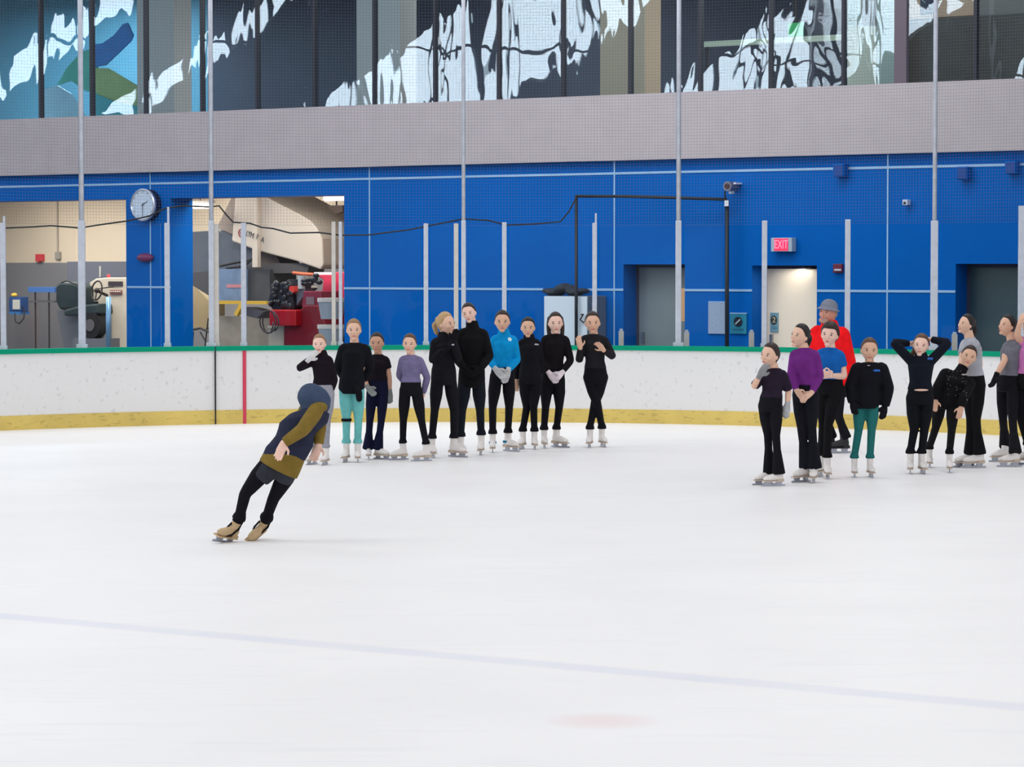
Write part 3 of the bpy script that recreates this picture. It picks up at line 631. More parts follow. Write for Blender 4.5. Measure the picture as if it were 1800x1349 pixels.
# ------------------------------------------------------------------ upper floor behind glass
ZU = 8.2
darkc = mat('lobby_dark', (58, 66, 84), rough=.7, var=.2, vscale=.5); lobw = mat('lobby_wall', (96, 104, 118), rough=.7, var=.25, vscale=.4)
tealw = mat('lobby_teal', (90, 150, 176), rough=.6, var=.1, vscale=.4)
struct(MB().wbox(SLD - 1, SR + 4, ZB1 - .3, ZB1 - .15, -9, -.62).build('floor_upper', mat('lobby_floor', (110, 108, 106))))
struct(MB().wbox(SLD - 1, SR + 4, ZU, ZU + .2, -9, .2).build('ceiling_upper', darkc))
struct(MB().wbox(wl(365, 100, -8)[0], wl(1480, 100, -8)[0], ZB1 - .3, ZU, -8.2, -8).build('wall_lobby', darkc))
struct(MB().wbox(SLD - 1, wl(365, 100, -8)[0], ZB1 - .3, ZU, -8.2, -8).build('wall_mural_side', tealw))
struct(MB().wbox(wl(1480, 100, -5)[0], SR + 4, ZB1 - .3, ZU, -5.2, -5).build('wall_office', mat('office_wall', (120, 122, 116), rough=.7)))
colm = mat('column_paint', (186, 182, 182), rough=.6); colt = mat('column_tan', (178, 158, 138), rough=.6)
for i, (x0, x1, d, m) in enumerate(((240, 306, -2.0, colm), (626, 703, -1.6, colm), (1054, 1134, -1.3, colt))):
    a, c = wl(x0, 90, d)[0], wl(x1, 90, d)[0]
    tag(MB().wbox(a, c, ZB1 - .15, ZU, d - .5, d).build('column', m, bevel=.02), ('pale square column behind the upper glass near the blue and green mural', 'pale square column behind the upper glass above the red machine bay', 'tan square column behind the upper glass right of centre')[i], 'column', 'columns behind the upper glass')
# mural banners
mu = wthing('wall_mural', 'blue, green and yellow painted shapes behind the upper left glass', 'mural', 230, 130, -3)
def mp_(nm, c, pts, d, curve=True):
    return inparent(MB().wpoly(pts, d, .03).build(nm, mat('mural_' + nm, c, rough=.5, var=.15, vscale=2)), mu)
mp_('green_shape', (70, 178, 165), [(100, 150), (118, 118), (142, 92), (168, 82), (172, 130), (178, 165), (150, 160), (125, 142)], -3)
mp_('blue_shape', (10, 120, 200), [(163, 78), (180, 76), (200, 62), (216, 42), (224, 40), (234, 62), (230, 72), (205, 96), (185, 115), (163, 118)], -2.95)
mp_('olive_shape', (150, 180, 120), [(164, 120), (190, 120), (215, 135), (240, 150), (245, 192), (200, 190), (170, 172)], -2.9)
mp_('teal_shape', (50, 165, 180), [(168, 165), (205, 180), (300, 196), (300, 205), (165, 205)], -2.85)
mp_('pale_shape', (150, 200, 225), [(70, 160), (100, 150), (125, 165), (150, 205), (68, 210)], -3.05)
# fixtures in lobby
t = wthing('upper_exit_sign', 'green sign glimpsed behind the upper glass', 'sign', 1397, 52, -4); wp('panel', mat('sign_green', (50, 150, 90), emit=.15), t, 1385, 1410, 40, 64, -4, .05); inparent(MB().wbox(wl(1395, 40, -4.02)[0], wl(1399, 40, -4.02)[0], wl(1395, 40, -4.02)[1], ZU, -4.05, -4.02).build('hanger', dark_m), t)
t = wthing('handrail', 'pale horizontal handrail behind the upper glass', 'handrail', 1370, 70, -1); wp('rail', mat('rail_pale', (176, 180, 160)), t, 1232, 1512, 66, 76, -1.0, .06)
for px in (1240, 1375, 1505): wp('support', dark_m, t, px, px + 4, 74, 160, -1.03, .03)
t = wthing('office_partition', 'grey-green partition between the dark frames of the upper glass', 'partition', 1530, 80, -.8); wp('panel', mat('part_green', (150, 160, 152), rough=.6, var=.06), t, 1488, 1576, -30, 150, -.8, .1); wp('upper_panel', mat('part_dark', (96, 92, 92)), t, 1515, 1540, -30, 45, -.78, .02); wp('pale_strip', mat('part_pale', (182, 180, 165)), t, 1490, 1540, 46, 150, -.785, .015)
t = wthing('display_cabinet', 'dark brown panel wall behind the right end of the upper glass', 'panel wall', 1690, 90, -1.2)
wp('dark_panel', mat('cab_dark', (70, 62, 54), rough=.35, var=.2), t, 1594, 1830, 28, 150, -1.2, .2); wp('tan_panel', mat('cab_tan', (196, 158, 132)), t, 1592, 1716, -40, 30, -1.25, .1); wp('side_panel', mat('cab_greyp', (120, 112, 108)), t, 1716, 1830, -40, 28, -1.25, .1)
wp('monitor', mat('mon_dark', (44, 52, 72)), t, 1618, 1640, -40, 26, -1.22, .03)
for (x, y, z, sz, e, c) in ((-10, 59, 7.9, 4, 620, (.75, .9, 1)), (-1, 52, 7.9, 3, 350, (1, .95, .9)), (6, 45.5, 7.9, 2.5, 330, (1, .92, .85))):  # added fill brightening the lobby behind the glass; no fixtures there
    area('lobby_fill_light', (x, y, z), (sz, sz), e, c)
# upper glazing: each pane a window
ug = glassmat('upper_glass', (.88, .95, .97), .055, bump=.30, scale=(1.2, 1.2, .5), nscale=.9, dist=.03)
mull = [-60, 71, 161, 256, 355, 452, 553, 658, 765, 877, 990, 1108, 1231, 1355, 1483, 1584, 1715, 1870, 2060, 2280]
for i in range(len(mull) - 1):
    a, c = wl(mull[i], 100, .02)[0], wl(mull[i + 1], 100, .02)[0]
    o = struct(MB().wbox(a + .02, c - .02, ZB1, ZU, .0, .012).build('window_%d' % (i + 1), ug))
    wm = .10 if mull[i + 1] in (1584,) else .025
    MB().wbox(c - wm, c + wm, ZB1, ZU, -.05, .05).build('window_frame', dark_fr if mull[i + 1] != 1584 else mat('frame_mauve', (96, 86, 98)), o)
for px in (1147, 1166): 
    pass

# ------------------------------------------------------------------ rest of the hall: side window wall; unseen girders shaped for the glass reflections
hall = mat('hall_dark', (50, 56, 68), rough=.8)
sky_m = mat('daylight_pane', (235, 245, 255), emit=8)
struct(MB().box(-31.2, -31, 2, 62, -.03, 6.2).build('wall_side', hall)); struct(MB().box(-31.2, -31, 2, 62, 13.5, 15).build('wall_side_top', hall))
struct(MB().box(-31.3, -31.2, 2, 62, 6.2, 13.5).build('window_20', sky_m))
f = MB()
for k in range(50): f.box(-31.15, -31.0, 2 + 1.2 * k - .09, 2 + 1.2 * k + .09, 6.2, 13.5)
for z in (8.2, 10.2, 12.2): f.box(-31.12, -31.02, 2, 62, z - .04, z + .04)
f.build('window_frame', hall, bpy.data.objects['window_20'])
girders = []
for k, (y, gw) in enumerate(((13, 4.6), (22.6, 4.6), (32.2, 4.2), (41.8, 4.6), (47.3, 3.2), (51.6, 4.2), (61, 4.6))):  # added diagonal slabs, placed and widened to darken bands in the upper glass
    b = MB(); q = [(y, 5.6), (y + gw, 5.6), (y - 12.0 + gw, 14), (y - 12.0, 14)]
    b.hexa([(-30.5, q[0][0], q[0][1]), (-30.5, q[1][0], q[1][1]), (-30.1, q[1][0], q[1][1]), (-30.1, q[0][0], q[0][1]), (-30.5, q[3][0], q[3][1]), (-30.5, q[2][0], q[2][1]), (-30.1, q[2][0], q[2][1]), (-30.1, q[3][0], q[3][1])])
    struct(b.build('trim_%d' % (20 + k), hall))
#PEOPLE
# ------------------------------------------------------------------ people
def ringtube(b, C, A, B_, rw, rd, seg=18):
    """closed loft: centres C, per-ring axes A,B_, radii"""
    n = len(C); vs = []
    for i in range(n):
        for k in range(seg):
            t = 2 * math.pi * k / seg; vs.append(C[i] + A[i] * (math.cos(t) * rw[i]) + B_[i] * (math.sin(t) * rd[i]))
    fs = [(i * seg + k, i * seg + (k + 1) % seg, (i + 1) * seg + (k + 1) % seg, (i + 1) * seg + k) for i in range(n - 1) for k in range(seg)]
    fs += [tuple(range(seg - 1, -1, -1)), tuple((n - 1) * seg + k for k in range(seg))]
    b.add(vs, fs)
def limb(b, pts, rs, caps=(True, True), seg=14):
    """round tapered limb with domed ends; pts resampled"""
    P = [Vector(p) for p in pts]; Q = []; RR = []
    for i in range(len(P) - 1):
        for k in range(5):
            t = k / 5; Q.append(P[i].lerp(P[i + 1], t)); RR.append(rs[i] * (1 - t) + rs[i + 1] * t)
    Q.append(P[-1]); RR.append(rs[-1])
    for _ in range(1):
        Q = [Q[0]] + [(Q[i - 1] + Q[i] * 2 + Q[i + 1]) / 4 for i in range(1, len(Q) - 1)] + [Q[-1]]
    def dome(q, r, d):
        return [(q + d * (r * math.sin(a)), r * math.cos(a)) for a in (.4, .8, 1.2)]
    if caps[0]:
        dd = dome(Q[0], RR[0], (Q[0] - Q[1]).normalized()); Q = [x[0] for x in dd[::-1]] + Q; RR = [x[1] for x in dd[::-1]] + RR
    if caps[1]:
        dd = dome(Q[-1], RR[-1], (Q[-1] - Q[-2]).normalized()); Q += [x[0] for x in dd]; RR += [x[1] for x in dd]
    b.tube(Q, RR, seg)
def fix_normals(me):
    bm = bmesh.new(); bm.from_mesh(me); bmesh.ops.recalc_face_normals(bm, faces=bm.faces); bm.to_mesh(me); bm.free()
def remeshed(b, name, m, parent, voxel, smooth=4, fac=.5, origin=None):
    me = b.mesh(name); fix_normals(me)
    o = bpy.data.objects.new(name, me); COL.objects.link(o)
    r = o.modifiers.new('r', 'REMESH'); r.mode = 'VOXEL'; r.voxel_size = voxel; r.use_smooth_shade = True
    if smooth:
        q = o.modifiers.new('s', 'SMOOTH'); q.factor = fac; q.iterations = smooth
    dg = bpy.context.evaluated_depsgraph_get(); ne = bpy.data.meshes.new_from_object(o.evaluated_get(dg))
    o.modifiers.clear(); o.data = ne; bpy.data.meshes.remove(me); ne.name = name
    ne.polygons.foreach_set('use_smooth', [True] * len(ne.polygons))
    ne.materials.clear(); ne.materials.append(m)
    if parent is not None: inparent(o, parent)
    return o
SKIN = {'fair': (236, 196, 178), 'light': (226, 184, 160), 'tan': (218, 174, 148), 'brown': (204, 156, 130), 'ruddy': (206, 146, 126)}
def skin(k): return mat('skin_' + k, SKIN[k], rough=.55, spec=.3, var=.05, vscale=30)
HAIR = {'black': (30, 24, 24), 'dark': (48, 34, 30), 'brown': (92, 66, 50), 'blond': (186, 152, 108), 'lightbrown': (150, 116, 82)}
def hairm(k): return mat('hair_' + k, HAIR[k], rough=.5, spec=.35, var=.25, vscale=60, stretch=(1, 1, .2))
CLO = {}
def cloth(c, rough=.85, nm=None):
    k = nm or 'cloth_%d_%d_%d' % c
    return mat(k, c, rough=rough, spec=.15, var=.18, vscale=14, bump=.35, bscale=28)
whiteboot = mat('boot_white', (232, 226, 222), rough=.45, var=.05, vscale=20); solem = mat('boot_sole', (196, 178, 160), rough=.5); blackboot = mat('boot_black', (34, 34, 38), rough=.5)
blade_m = mat('blade_steel', (172, 176, 188), rough=.3, metal=.6); tanboot = mat('boot_tan', (196, 168, 128), rough=.7, var=.12, vscale=20)
eye_d = mat('eye_dark', (44, 32, 30), rough=.3); brow_m = mat('brow_brown', (104, 78, 64), rough=.8); lip_m = mat('lip', (186, 104, 100), rough=.5); eyewhite = mat('eye_white', (222, 214, 208), rough=.3)

def head_pts(nu=28, nv=20):
    out = []
    for j in range(nv + 1):
        ph = math.pi * j / nv
        for k in range(nu):
            th = 2 * math.pi * k / nu
            out.append((math.sin(ph) * math.cos(th), math.sin(ph) * math.sin(th), math.cos(ph)))
    return out, nu, nv
HP, HNU, HNV = head_pts()
def head_shape(p):
    x, y, z = p  # y = forward
    X, Y, Z = x * .335, y * .40, z * .5
    if z < .05:
        t = min(1, (.05 - z) / 1.05); X *= 1 - .40 * t ** 1.6
        if y < 0: Y *= 1 - .60 * t ** .9
        else: Y *= 1 - .12 * t
        if y > 0: Y += .03 * t
    if z > .2 and y > 0: Y *= 1 - .10 * (z - .2)
    if y < 0: Y *= 1.06
    return X, Y, Z
def grid_faces(nu, nv):
    return [(j * nu + k, (j + 1) * nu + k, (j + 1) * nu + (k + 1) % nu, j * nu + (k + 1) % nu) for j in range(nv) for k in range(nu)]
HF = grid_faces(HNU, HNV)
def sphere_grid(b, pts3):
    k = len(b.v); b.v += [tuple(p) for p in pts3]; b.f += [tuple(i + k for i in f) for f in HF]
class Frame:
    def __init__(s, c, x, y, z, h): s.c, s.x, s.y, s.z, s.h = c, x, y, z, h
    def __call__(s, p): return s.c + (s.x * p[0] + s.y * p[1] + s.z * p[2]) * s.h

def hand_solids(b, wrist, direc, side, S, curl=.35, infl=0.0, back=None):
    """palm + five separate fingers. direc: along the hand; side: thumb side; curls towards palm normal"""
    k = S / 1.65; d = direc.normalized(); sd = (side - d * side.dot(d)).normalized(); nrm = d.cross(sd).normalized()
    if back is not None and nrm.dot(back) > 0: nrm = -nrm
    L = .085 * k; W = .036 * k
    C = [wrist - d * .015 * k, wrist + d * L * .25, wrist + d * L * .7, wrist + d * L]; ringtube(b, C, [sd] * 4, [nrm] * 4, [.026 * k + infl, .034 * k + infl, W + .003 * k + infl, W + infl], [.02 * k + infl, .017 * k + infl, .016 * k + infl, .013 * k + infl], 12)
    for i, (o, l) in enumerate(((.75, .068), (.27, .076), (-.24, .071), (-.72, .056))):
        a = wrist + d * L * (.97 - .04 * abs(i - 1)) + sd * W * o; l *= k; r = .0085 * k + infl
        d1 = (d + sd * o * .10 + nrm * curl * .6).normalized(); p1 = a + d1 * l * .5
        d2 = (d1 + nrm * curl * 1.1).normalized(); p2 = p1 + d2 * l * .3; d3 = (d2 + nrm * curl).normalized(); p3 = p2 + d3 * l * .2
        limb(b, [a - d * .012 * k, p1, p2, p3], [r, r * .95, r * .9, r * .8], seg=8)
    t0 = wrist + d * L * .25 + sd * W * .7; t1 = t0 + (d * .55 + sd * .75 + nrm * .2).normalized() * .042 * k; t2 = t1 + (d * .9 + sd * .25 + nrm * .3).normalized() * .03 * k
    limb(b, [t0, t1, t2], [.0125 * k + infl, .0105 * k + infl, .0085 * k + infl], seg=8)

def make_skate(parent, G, toe, S, up=None, boot=whiteboot, accent=None, bk=1.0):
    """G ground point, toe: yaw deg (0 = towards camera, + = screen right)"""
    a = math.radians(toe); fx = Vector((math.sin(a), -math.cos(a), 0)); uz = Vector((0, 0, 1)) if up is None else up.normalized()
    fx = (fx - uz * fx.dot(uz)).normalized(); ly = uz.cross(fx)
    k = bk * .98 * S / 1.62
    if k > 1.08: k = 1.08
    T = lambda x, y, z: G + (fx * x + ly * y + uz * z) * k
    b = MB()
    cs = [(-.118, .102), (-.105, .104), (-.06, .104), (0, .10), (.05, .092), (.09, .085), (.118, .082)]
    rw = [.012, .032, .037, .038, .04, .036, .014]; rd = [.02, .038, .042, .042, .034, .026, .012]
    ringtube(b, [T(x, 0, z) for x, z in cs], [ly] * 7, [uz] * 7, [r * k for r in rw], [r * k for r in rd], 16)
    sh = [(-.075, .09), (-.07, .13), (-.062, .17), (-.06, .21), (-.06, .235)]
    ringtube(b, [T(x, 0, z) for x, z in sh], [ly] * 5, [fx] * 5, [v * k for v in (.036, .036, .037, .039, .040)], [v * k for v in (.048, .048, .045, .045, .045)], 16)
    o = remeshed(b, 'skate', boot, parent, .008 * k, 3)
    def sub(nm, boxes, m):
        q = MB()
        for (x0, x1, hw, z0, z1, sl) in boxes:
            q.hexa([T(x0, -hw, z0), T(x1, -hw, z0), T(x1, hw, z0), T(x0, hw, z0), T(x0 + sl, -hw, z1), T(x1 - sl, -hw, z1), T(x1 - sl, hw, z1), T(x0 + sl, hw, z1)])
        e = q.build(nm, m); e.parent = o; e.matrix_parent_inverse = o.matrix_parent_inverse @ Matrix.Identity(4) if False else Matrix.Translation(-Vector(parent.location)).inverted() @ Matrix.Translation(-Vector(parent.location)); return e
    b1 = sub('blade', [(-.145, .145, .0035, .0, .02, .004), (-.10, -.04, .006, .018, .052, -.012), (.03, .10, .006, .018, .052, -.012)], blade_m)
    b2 = sub('sole', [(-.12, .12, .034, .05, .062, 0), (-.12, -.045, .03, .06, .082, 0)], solem if boot is whiteboot else boot)
    if accent:
        q = MB(); ringtube(q, [T(-.08, 0, .1), T(-.075, 0, .125)], [ly] * 2, [fx] * 2, [.044 * k] * 2, [.056 * k] * 2, 16); e = q.build('boot_trim', accent); e.parent = o
    return T(-.062, 0, .19), T(-.06, 0, .235)

NP = [0]
def person(label, head, yaw, hy, sh, el, wr, hd, hip, kn, ft, S=None, top=(20, 20, 26), slv='long', pants=(20, 20, 26), skn='light', hair='dark', style='bun',
           hp=0, waist=None, hem=.35, infl=.010, flare=None, gloves=(None, None), glovec=(60, 60, 66), hipw=.080, boot=None, tilt=None, tex=None, pony=None, hood=False, gy=None,
           collar=False, curl=(.5, .5), bulk=1.0, sleevec=None, sl_bulk=1.0, thumb=(1, -1), accent=None, dz=0.0, chest=1.0, midriff=False, leghide=None, top_name='shirt', pant_name='leggings', vis=(1, 1), hs=None, nosleeve=False, bk=1.0):
    NP[0] += 1
    gys = [f[1] for f in ft if len(f) < 4 or f[3]]
    base_y = gy if gy is not None else sum(gys) / len(gys)
    D = ground(900, base_y).y + dz
    sc = F / D
    (tx, ty, cx, cy) = head
    if S is None: S = (base_y - ty) / sc * 1.0
    J = lambda p, off=0.0: at(p[0], p[1], D + (p[2] if len(p) > 2 else 0) + off)
    ya = math.radians(yaw); f = Vector((math.sin(ya), -math.cos(ya), 0)); r = Vector((math.cos(ya), math.sin(ya), 0))
    root = empty('person', (at(hip[0], hip[1], D).x, D, 0), label, 'person')
    sk = skin(skn)
    # joints
    H = J(hip); shL = J(sh[0], -0.5 * S * .2 * math.sin(ya)); shR = J(sh[1], .5 * S * .2 * math.sin(ya))
    SM = (shL + shR) / 2; up = (SM - H).normalized()
    W_ = J(waist) if waist else H.lerp(SM, .42)
    lat_s = (shR - shL).normalized() if (shR - shL).length > .08 else r
    lat_s = (lat_s * .5 + r * .5).normalized()
    hw = hipw * S * .56
    hipL = H - r * hw - Vector((0, 0, .01)); hipR = H + r * hw - Vector((0, 0, .01))
    # head frame
    top_p = J((tx, ty)); chin = J((cx, cy)); hv = top_p - chin; hh = hv.length * .97
    hz = hv.normalized(); hya = math.radians(hy); hf = Vector((math.sin(hya), -math.cos(hya), 0)); pit = math.radians(hp)
    if hs: hz = (hz + Vector((0, hs, 0))).normalized()
    hf = (hf - hz * hf.dot(hz)).normalized(); hx = hf.cross(hz)
    hz2 = (hz * math.cos(pit) - hf * math.sin(pit)).normalized() if hp else hz; hf2 = hx.cross(hz2) * -1 if False else (hf * math.cos(pit) + hz * math.sin(pit)).normalized()
    HC = chin.lerp(top_p, .49) + Vector((0, -.0, 0))
    HFm = Frame(HC, hx, hf2, hz2, hh)
    neckb = SM + up * .032 * S - f * .005
    skull = HFm((0, -.12, -.22))
    # ---------------- feet first (skates)
    boots = []
    anks = []
    for i, q in enumerate(ft):
        G = ground(q[0], q[1])
        uv = None
        if tilt: uv = (J(kn[i]) - G)
        a1, a2 = make_skate(root, G, q[2], S, uv, boot or whiteboot, accent, bk)
        anks.append((a1, a2))
    # knee depth: mix of foot and hip depth
    K = []
    for i in range(2):
        Dk = (anks[i][0].y + D) / 2 - .03
        K.append(at(kn[i][0], kn[i][1], Dk + (kn[i][2] if len(kn[i]) > 2 else 0)))
    EL = [J(e) for e in el]; WR = [J(e) for e in wr]; HD = [J(e) for e in hd]
    SH = [shL + Vector((0, 0, -.012 * S)), shR + Vector((0, 0, -.012 * S))]
    # pull shoulders inward by arm radius
    SH = [SH[0] + lat_s * .022 * S, SH[1] - lat_s * .022 * S]
    shw = max((shR - shL).length / 2 - .012 * S, .055 * S)
    def torso(b, g, z0=0.0, z1=1.0, gd=None):
        gd = g if gd is None else gd
        C = [H - up * .05 * S, H - up * .01 * S, H.lerp(W_, .5), W_, W_.lerp(SM, .45), W_.lerp(SM, .76), SM - up * .012 * S, neckb]
        A = [r, r, r, (r + lat_s).normalized(), lat_s, lat_s, lat_s, lat_s]
        B2 = [a.cross((up)).normalized() for a in A]
        rw = [hipw * S * .74, hipw * S, .076 * S * bulk, .063 * S * bulk, .070 * S * chest * bulk, .078 * S * chest, shw * .72, .030 * S]
        rd = [.052 * S, .062 * S, .055 * S * bulk, .048 * S * bulk, .058 * S * chest * bulk, .058 * S * chest, .040 * S, .030 * S]
        idx = [i for i in range(len(C)) if z0 <= i / 7.0 <= z1]
        ringtube(b, [C[i] for i in idx], [A[i] for i in idx], [B2[i] for i in idx], [rw[i] + g for i in idx], [rd[i] + gd for i in idx], 22)
    ar = (.027 * S, .023 * S, .0215 * S, .0155 * S)
    # ---------------- body: one continuous mesh
    b = MB(); torso(b, -.005)
    for i in range(2):
        h = (hipL, hipR)[i]
        limb(b, [h, h.lerp(K[i], .5), K[i], K[i].lerp(anks[i][1], .35), anks[i][1], anks[i][0]], [.038 * S, .037 * S, .0235 * S, .0215 * S, .014 * S, .014 * S])
        if SH[i] and vis[i]:
            limb(b, [SM.lerp(SH[i], .5), SH[i], SH[i].lerp(EL[i], .5), EL[i], EL[i].lerp(WR[i], .35), WR[i]], [.03 * S, ar[0], ar[0] * .92, ar[1] * .92, ar[2], ar[3]])
            ddir = (HD[i] - WR[i]); side = (r if thumb[i] > 0 else -r) + Vector((0, 0, .3))
            if abs(ddir.normalized().dot(side.normalized())) > .9: side = Vector((0, 0, 1))
            hand_solids(b, WR[i], ddir, side, S, curl[i])
    nk = .030 * S if style != 'man' else .04 * S
    limb(b, [neckb - up * .03 * S, neckb.lerp(skull, .5), skull], [nk * 1.15, nk, nk])
    sphere_grid(b, [HFm(head_shape(p)) for p in HP])
    # nose, ears, cheeks, lips volume
    b.ell(HFm((0, .385, -.10)), (hx * .042 * hh, hf2 * .07 * hh, hz2 * .085 * hh), 10, 8)
    b.ell(HFm((0, .41, -.155)), (hx * .055 * hh, hf2 * .055 * hh, hz2 * .035 * hh), 10, 8)
    for sx in (-1, 1):
        b.ell(HFm((sx * .335, -.02, -.06)), (hx * .03 * hh, hf2 * .06 * hh, hz2 * .10 * hh), 8, 8)
        b.ell(HFm((sx * .16, .26, -.13)), (hx * .10 * hh, hf2 * .08 * hh, hz2 * .09 * hh), 8, 8)
    b.ell(HFm((0, .33, -.285)), (hx * .10 * hh, hf2 * .06 * hh, hz2 * .05 * hh), 10, 8); b.ell(HFm((0, .27, -.42)), (hx * .12 * hh, hf2 * .08 * hh, hz2 * .07 * hh), 10, 8)
    body = remeshed(b, 'body', sk, root, .0062, 2)
    if hood:
        b = MB(); sphere_grid(b, [HFm(Vector(head_shape(p)) * 1.16 + Vector((0, -.04, 0))) for p in HP]); limb(b, [SM - up * .0, neckb + up * .01, skull], [.105, .115, .11])
        remeshed(b, 'hood', cloth((62, 76, 100)), root, .012, 8)
    else:
        # face features
        for sx in (-1, 1):
            e = MB(); e.ell(HFm((sx * .135, .345, -.015)), (hx * .058 * hh, hf2 * .033 * hh, hz2 * .022 * hh), 10, 8); eo = inparent(e.build('eye', eyewhite, smooth=True), root)
            e = MB(); e.ell(HFm((sx * .135, .368, -.013)), (hx * .040 * hh, hf2 * .02 * hh, hz2 * .024 * hh), 10, 8); p_ = e.build('iris', eye_d, smooth=True); p_.parent = eo
            e = MB(); e.ell(HFm((sx * .14, .355, .060)), (hx * .075 * hh, hf2 * .025 * hh, hz2 * .013 * hh), 10, 6); inparent(e.build('eyebrow', brow_m if hair not in ('black', 'dark') else hairm('dark'), smooth=True), root)
        e = MB(); e.ell(HFm((0, .383, -.285)), (hx * .095 * hh, hf2 * .02 * hh, hz2 * .028 * hh), 12, 6); inparent(e.build('mouth', lip_m, smooth=True), root)
        # hair
        hb = MB(); hpts = []
        for p in HP:
            x, y, z = p
            yb = .12 + .50 * max(0, min(.62, z)) / .62 if z > 0 else .12 + .75 * z
            hl = .66 if style != 'short' else .50
            t = min((yb - y) * 3.0, (z + .62) * 5.0) if z < hl else 1.0
            t2 = (z - hl) * 7 if z > hl - .15 else -1
            t = max(min(1, t), min(1, t2), -1)
            q = Vector(head_shape(p)); n_ = Vector((x, y, z)); amt = .035 if style != 'short' else .075
            hpts.append(HFm(q + n_ * (amt * t if t > 0 else .05 * t)))
        sphere_grid(hb, hpts)
        if style in ('bun', 'pony'):
            hb.ell(HFm((0, -.42, .22)), (hx * .13 * hh, hf2 * .11 * hh, hz2 * .13 * hh), 12, 9)
        if style == 'pony':
            pv = pony or (.0, -.62, -.3)
            a = HFm((0, -.44, .18)); c_ = HFm(pv); m_ = HFm((pv[0] * .6, min(-.58, pv[1]), (pv[2] + .2) * .45 + .05))
            limb(hb, [a, m_, c_, c_ + (c_ - m_) * .35], [.07 * hh, .115 * hh, .10 * hh, .02 * hh])
        if style == 'long':
            for sx in (-1, 1):
                limb(hb, [HFm((sx * .25, -.12, .2)), HFm((sx * .33, -.08, -.15)), HFm((sx * .30, -.10, -.62)), HFm((sx * .26, -.05, -.95))], [.13 * hh, .10 * hh, .10 * hh, .04 * hh])
        if style == 'man':
            hb = MB(); hb.v = []; hb.f = []
            sphere_grid(hb, [HFm(Vector((p[0] * .36, p[1] * .42 - .02, .24 + max(0, p[2]) * .34 + min(0, p[2]) * .05))) for p in HP])
            brim = []
            for rr, zz in ((.34, .22), (.50, .14), (.52, .07), (.34, .14)):
                brim.append((rr, zz))
            vs = [HFm((rr * .92 * math.cos(t), rr * 1.05 * math.sin(t), zz)) for t in [2 * math.pi * i / 28 for i in range(28)] for rr, zz in brim]
            hb.add(vs, [(4 * i + k, (4 * i + 4) % 112 + k, (4 * i + 4) % 112 + (k + 1) % 4, 4 * i + (k + 1) % 4) for i in range(28) for k in range(4)])
            remeshed(hb, 'bucket_hat', cloth((124, 128, 142)), root, .009, 2)
            e = MB(); e.ell(HFm((0, -.22, -.02)), (hx * .33 * hh, hf2 * .26 * hh, hz2 * .26 * hh)); inparent(e.build('hair', mat('hair_grey', (150, 140, 132), rough=.7), smooth=True), root)
            e = MB(); e.ell(HFm((0, .27, -.36)), (hx * .22 * hh, hf2 * .14 * hh, hz2 * .14 * hh)); inparent(e.build('beard', mat('beard_grey', (172, 140, 126), rough=.8), smooth=True), root)
        else:
            remeshed(hb, 'hair', hairm(hair), root, .0075, 2)
    # ---------------- leggings
    pm = cloth(pants)
    b = MB(); g = .006
    torso(b, g, 0, .45)
    for i in range(2):
        h = (hipL, hipR)[i]; e = anks[i][1]; down = (e - K[i]).normalized()
        if flare: rs = [.043 * S, .042 * S, .029 * S, .027 * S, flare * S]; end = e + down * .09
        else: rs = [.041 * S + g, .041 * S + g, .0255 * S + g, .0235 * S + g, .0165 * S + .012]; end = e + down * .01
        limb(b, [h, h.lerp(K[i], .5), K[i], K[i].lerp(end, .35), end], rs, caps=(True, False))
        if not flare:
            bd = (anks[i][0] - e).normalized(); kb = S / 1.65
            limb(b, [e - bd * .05 * kb, e - bd * .012 * kb, e + bd * .02 * kb], [.036 * kb, .053 * kb, .057 * kb], caps=(True, False))
    remeshed(b, pant_name, pm, root, .008, 5)
    # ---------------- top
    tm = tex or cloth(top)
    b = MB(); gi = infl
    z0 = {'hip': 0.0, 'mid': .1, 'waist': .28, 'crop': .43}.get(hem, .28)
    torso(b, gi, z0, 1.0)
    if collar: limb(b, [neckb - up * .02, neckb + (skull - neckb) * .55], [nk * 1.5, nk * 1.32], caps=(True, False))
    for i in range(2):
        if not vis[i] or nosleeve: continue
        k_ = sl_bulk
        A0, A1, A2, A3 = [v * k_ + gi * .8 for v in ar]
        if slv == 'long': limb(b, [SM.lerp(SH[i], .55), SH[i], SH[i].lerp(EL[i], .5), EL[i], EL[i].lerp(WR[i], .4), EL[i].lerp(WR[i], .97)], [.034 * S, A0, A0 * .95, A1, A2, A3], caps=(True, False))
        elif slv == 'elbow': limb(b, [SM.lerp(SH[i], .55), SH[i], SH[i].lerp(EL[i], .92)], [.034 * S, A0, A0 * 1.02], caps=(True, False))
        else: limb(b, [SM.lerp(SH[i], .55), SH[i], SH[i].lerp(EL[i], .52)], [.034 * S, A0 * 1.02, A0 * 1.1], caps=(True, False))
    if sleevec is None:
        to = remeshed(b, top_name, tm, root, .008, 6)
    else:
        to = remeshed(b, top_name, tm, root, .008, 6)
    # ---------------- gloves
    for i in range(2):
        if gloves[i]:
            b = MB(); ddir = HD[i] - WR[i]; side = (r if thumb[i] > 0 else -r) + Vector((0, 0, .3))
            if abs(ddir.normalized().dot(side.normalized())) > .9: side = Vector((0, 0, 1))
            hand_solids(b, WR[i], ddir, side, S, curl[i], infl=.0055); limb(b, [WR[i] - ddir.normalized() * .04, WR[i] + ddir.normalized() * .01], [ar[3] + .005] * 2, caps=(False, False))
            remeshed(b, 'glove', cloth(gloves[i]), root, .0065, 2)
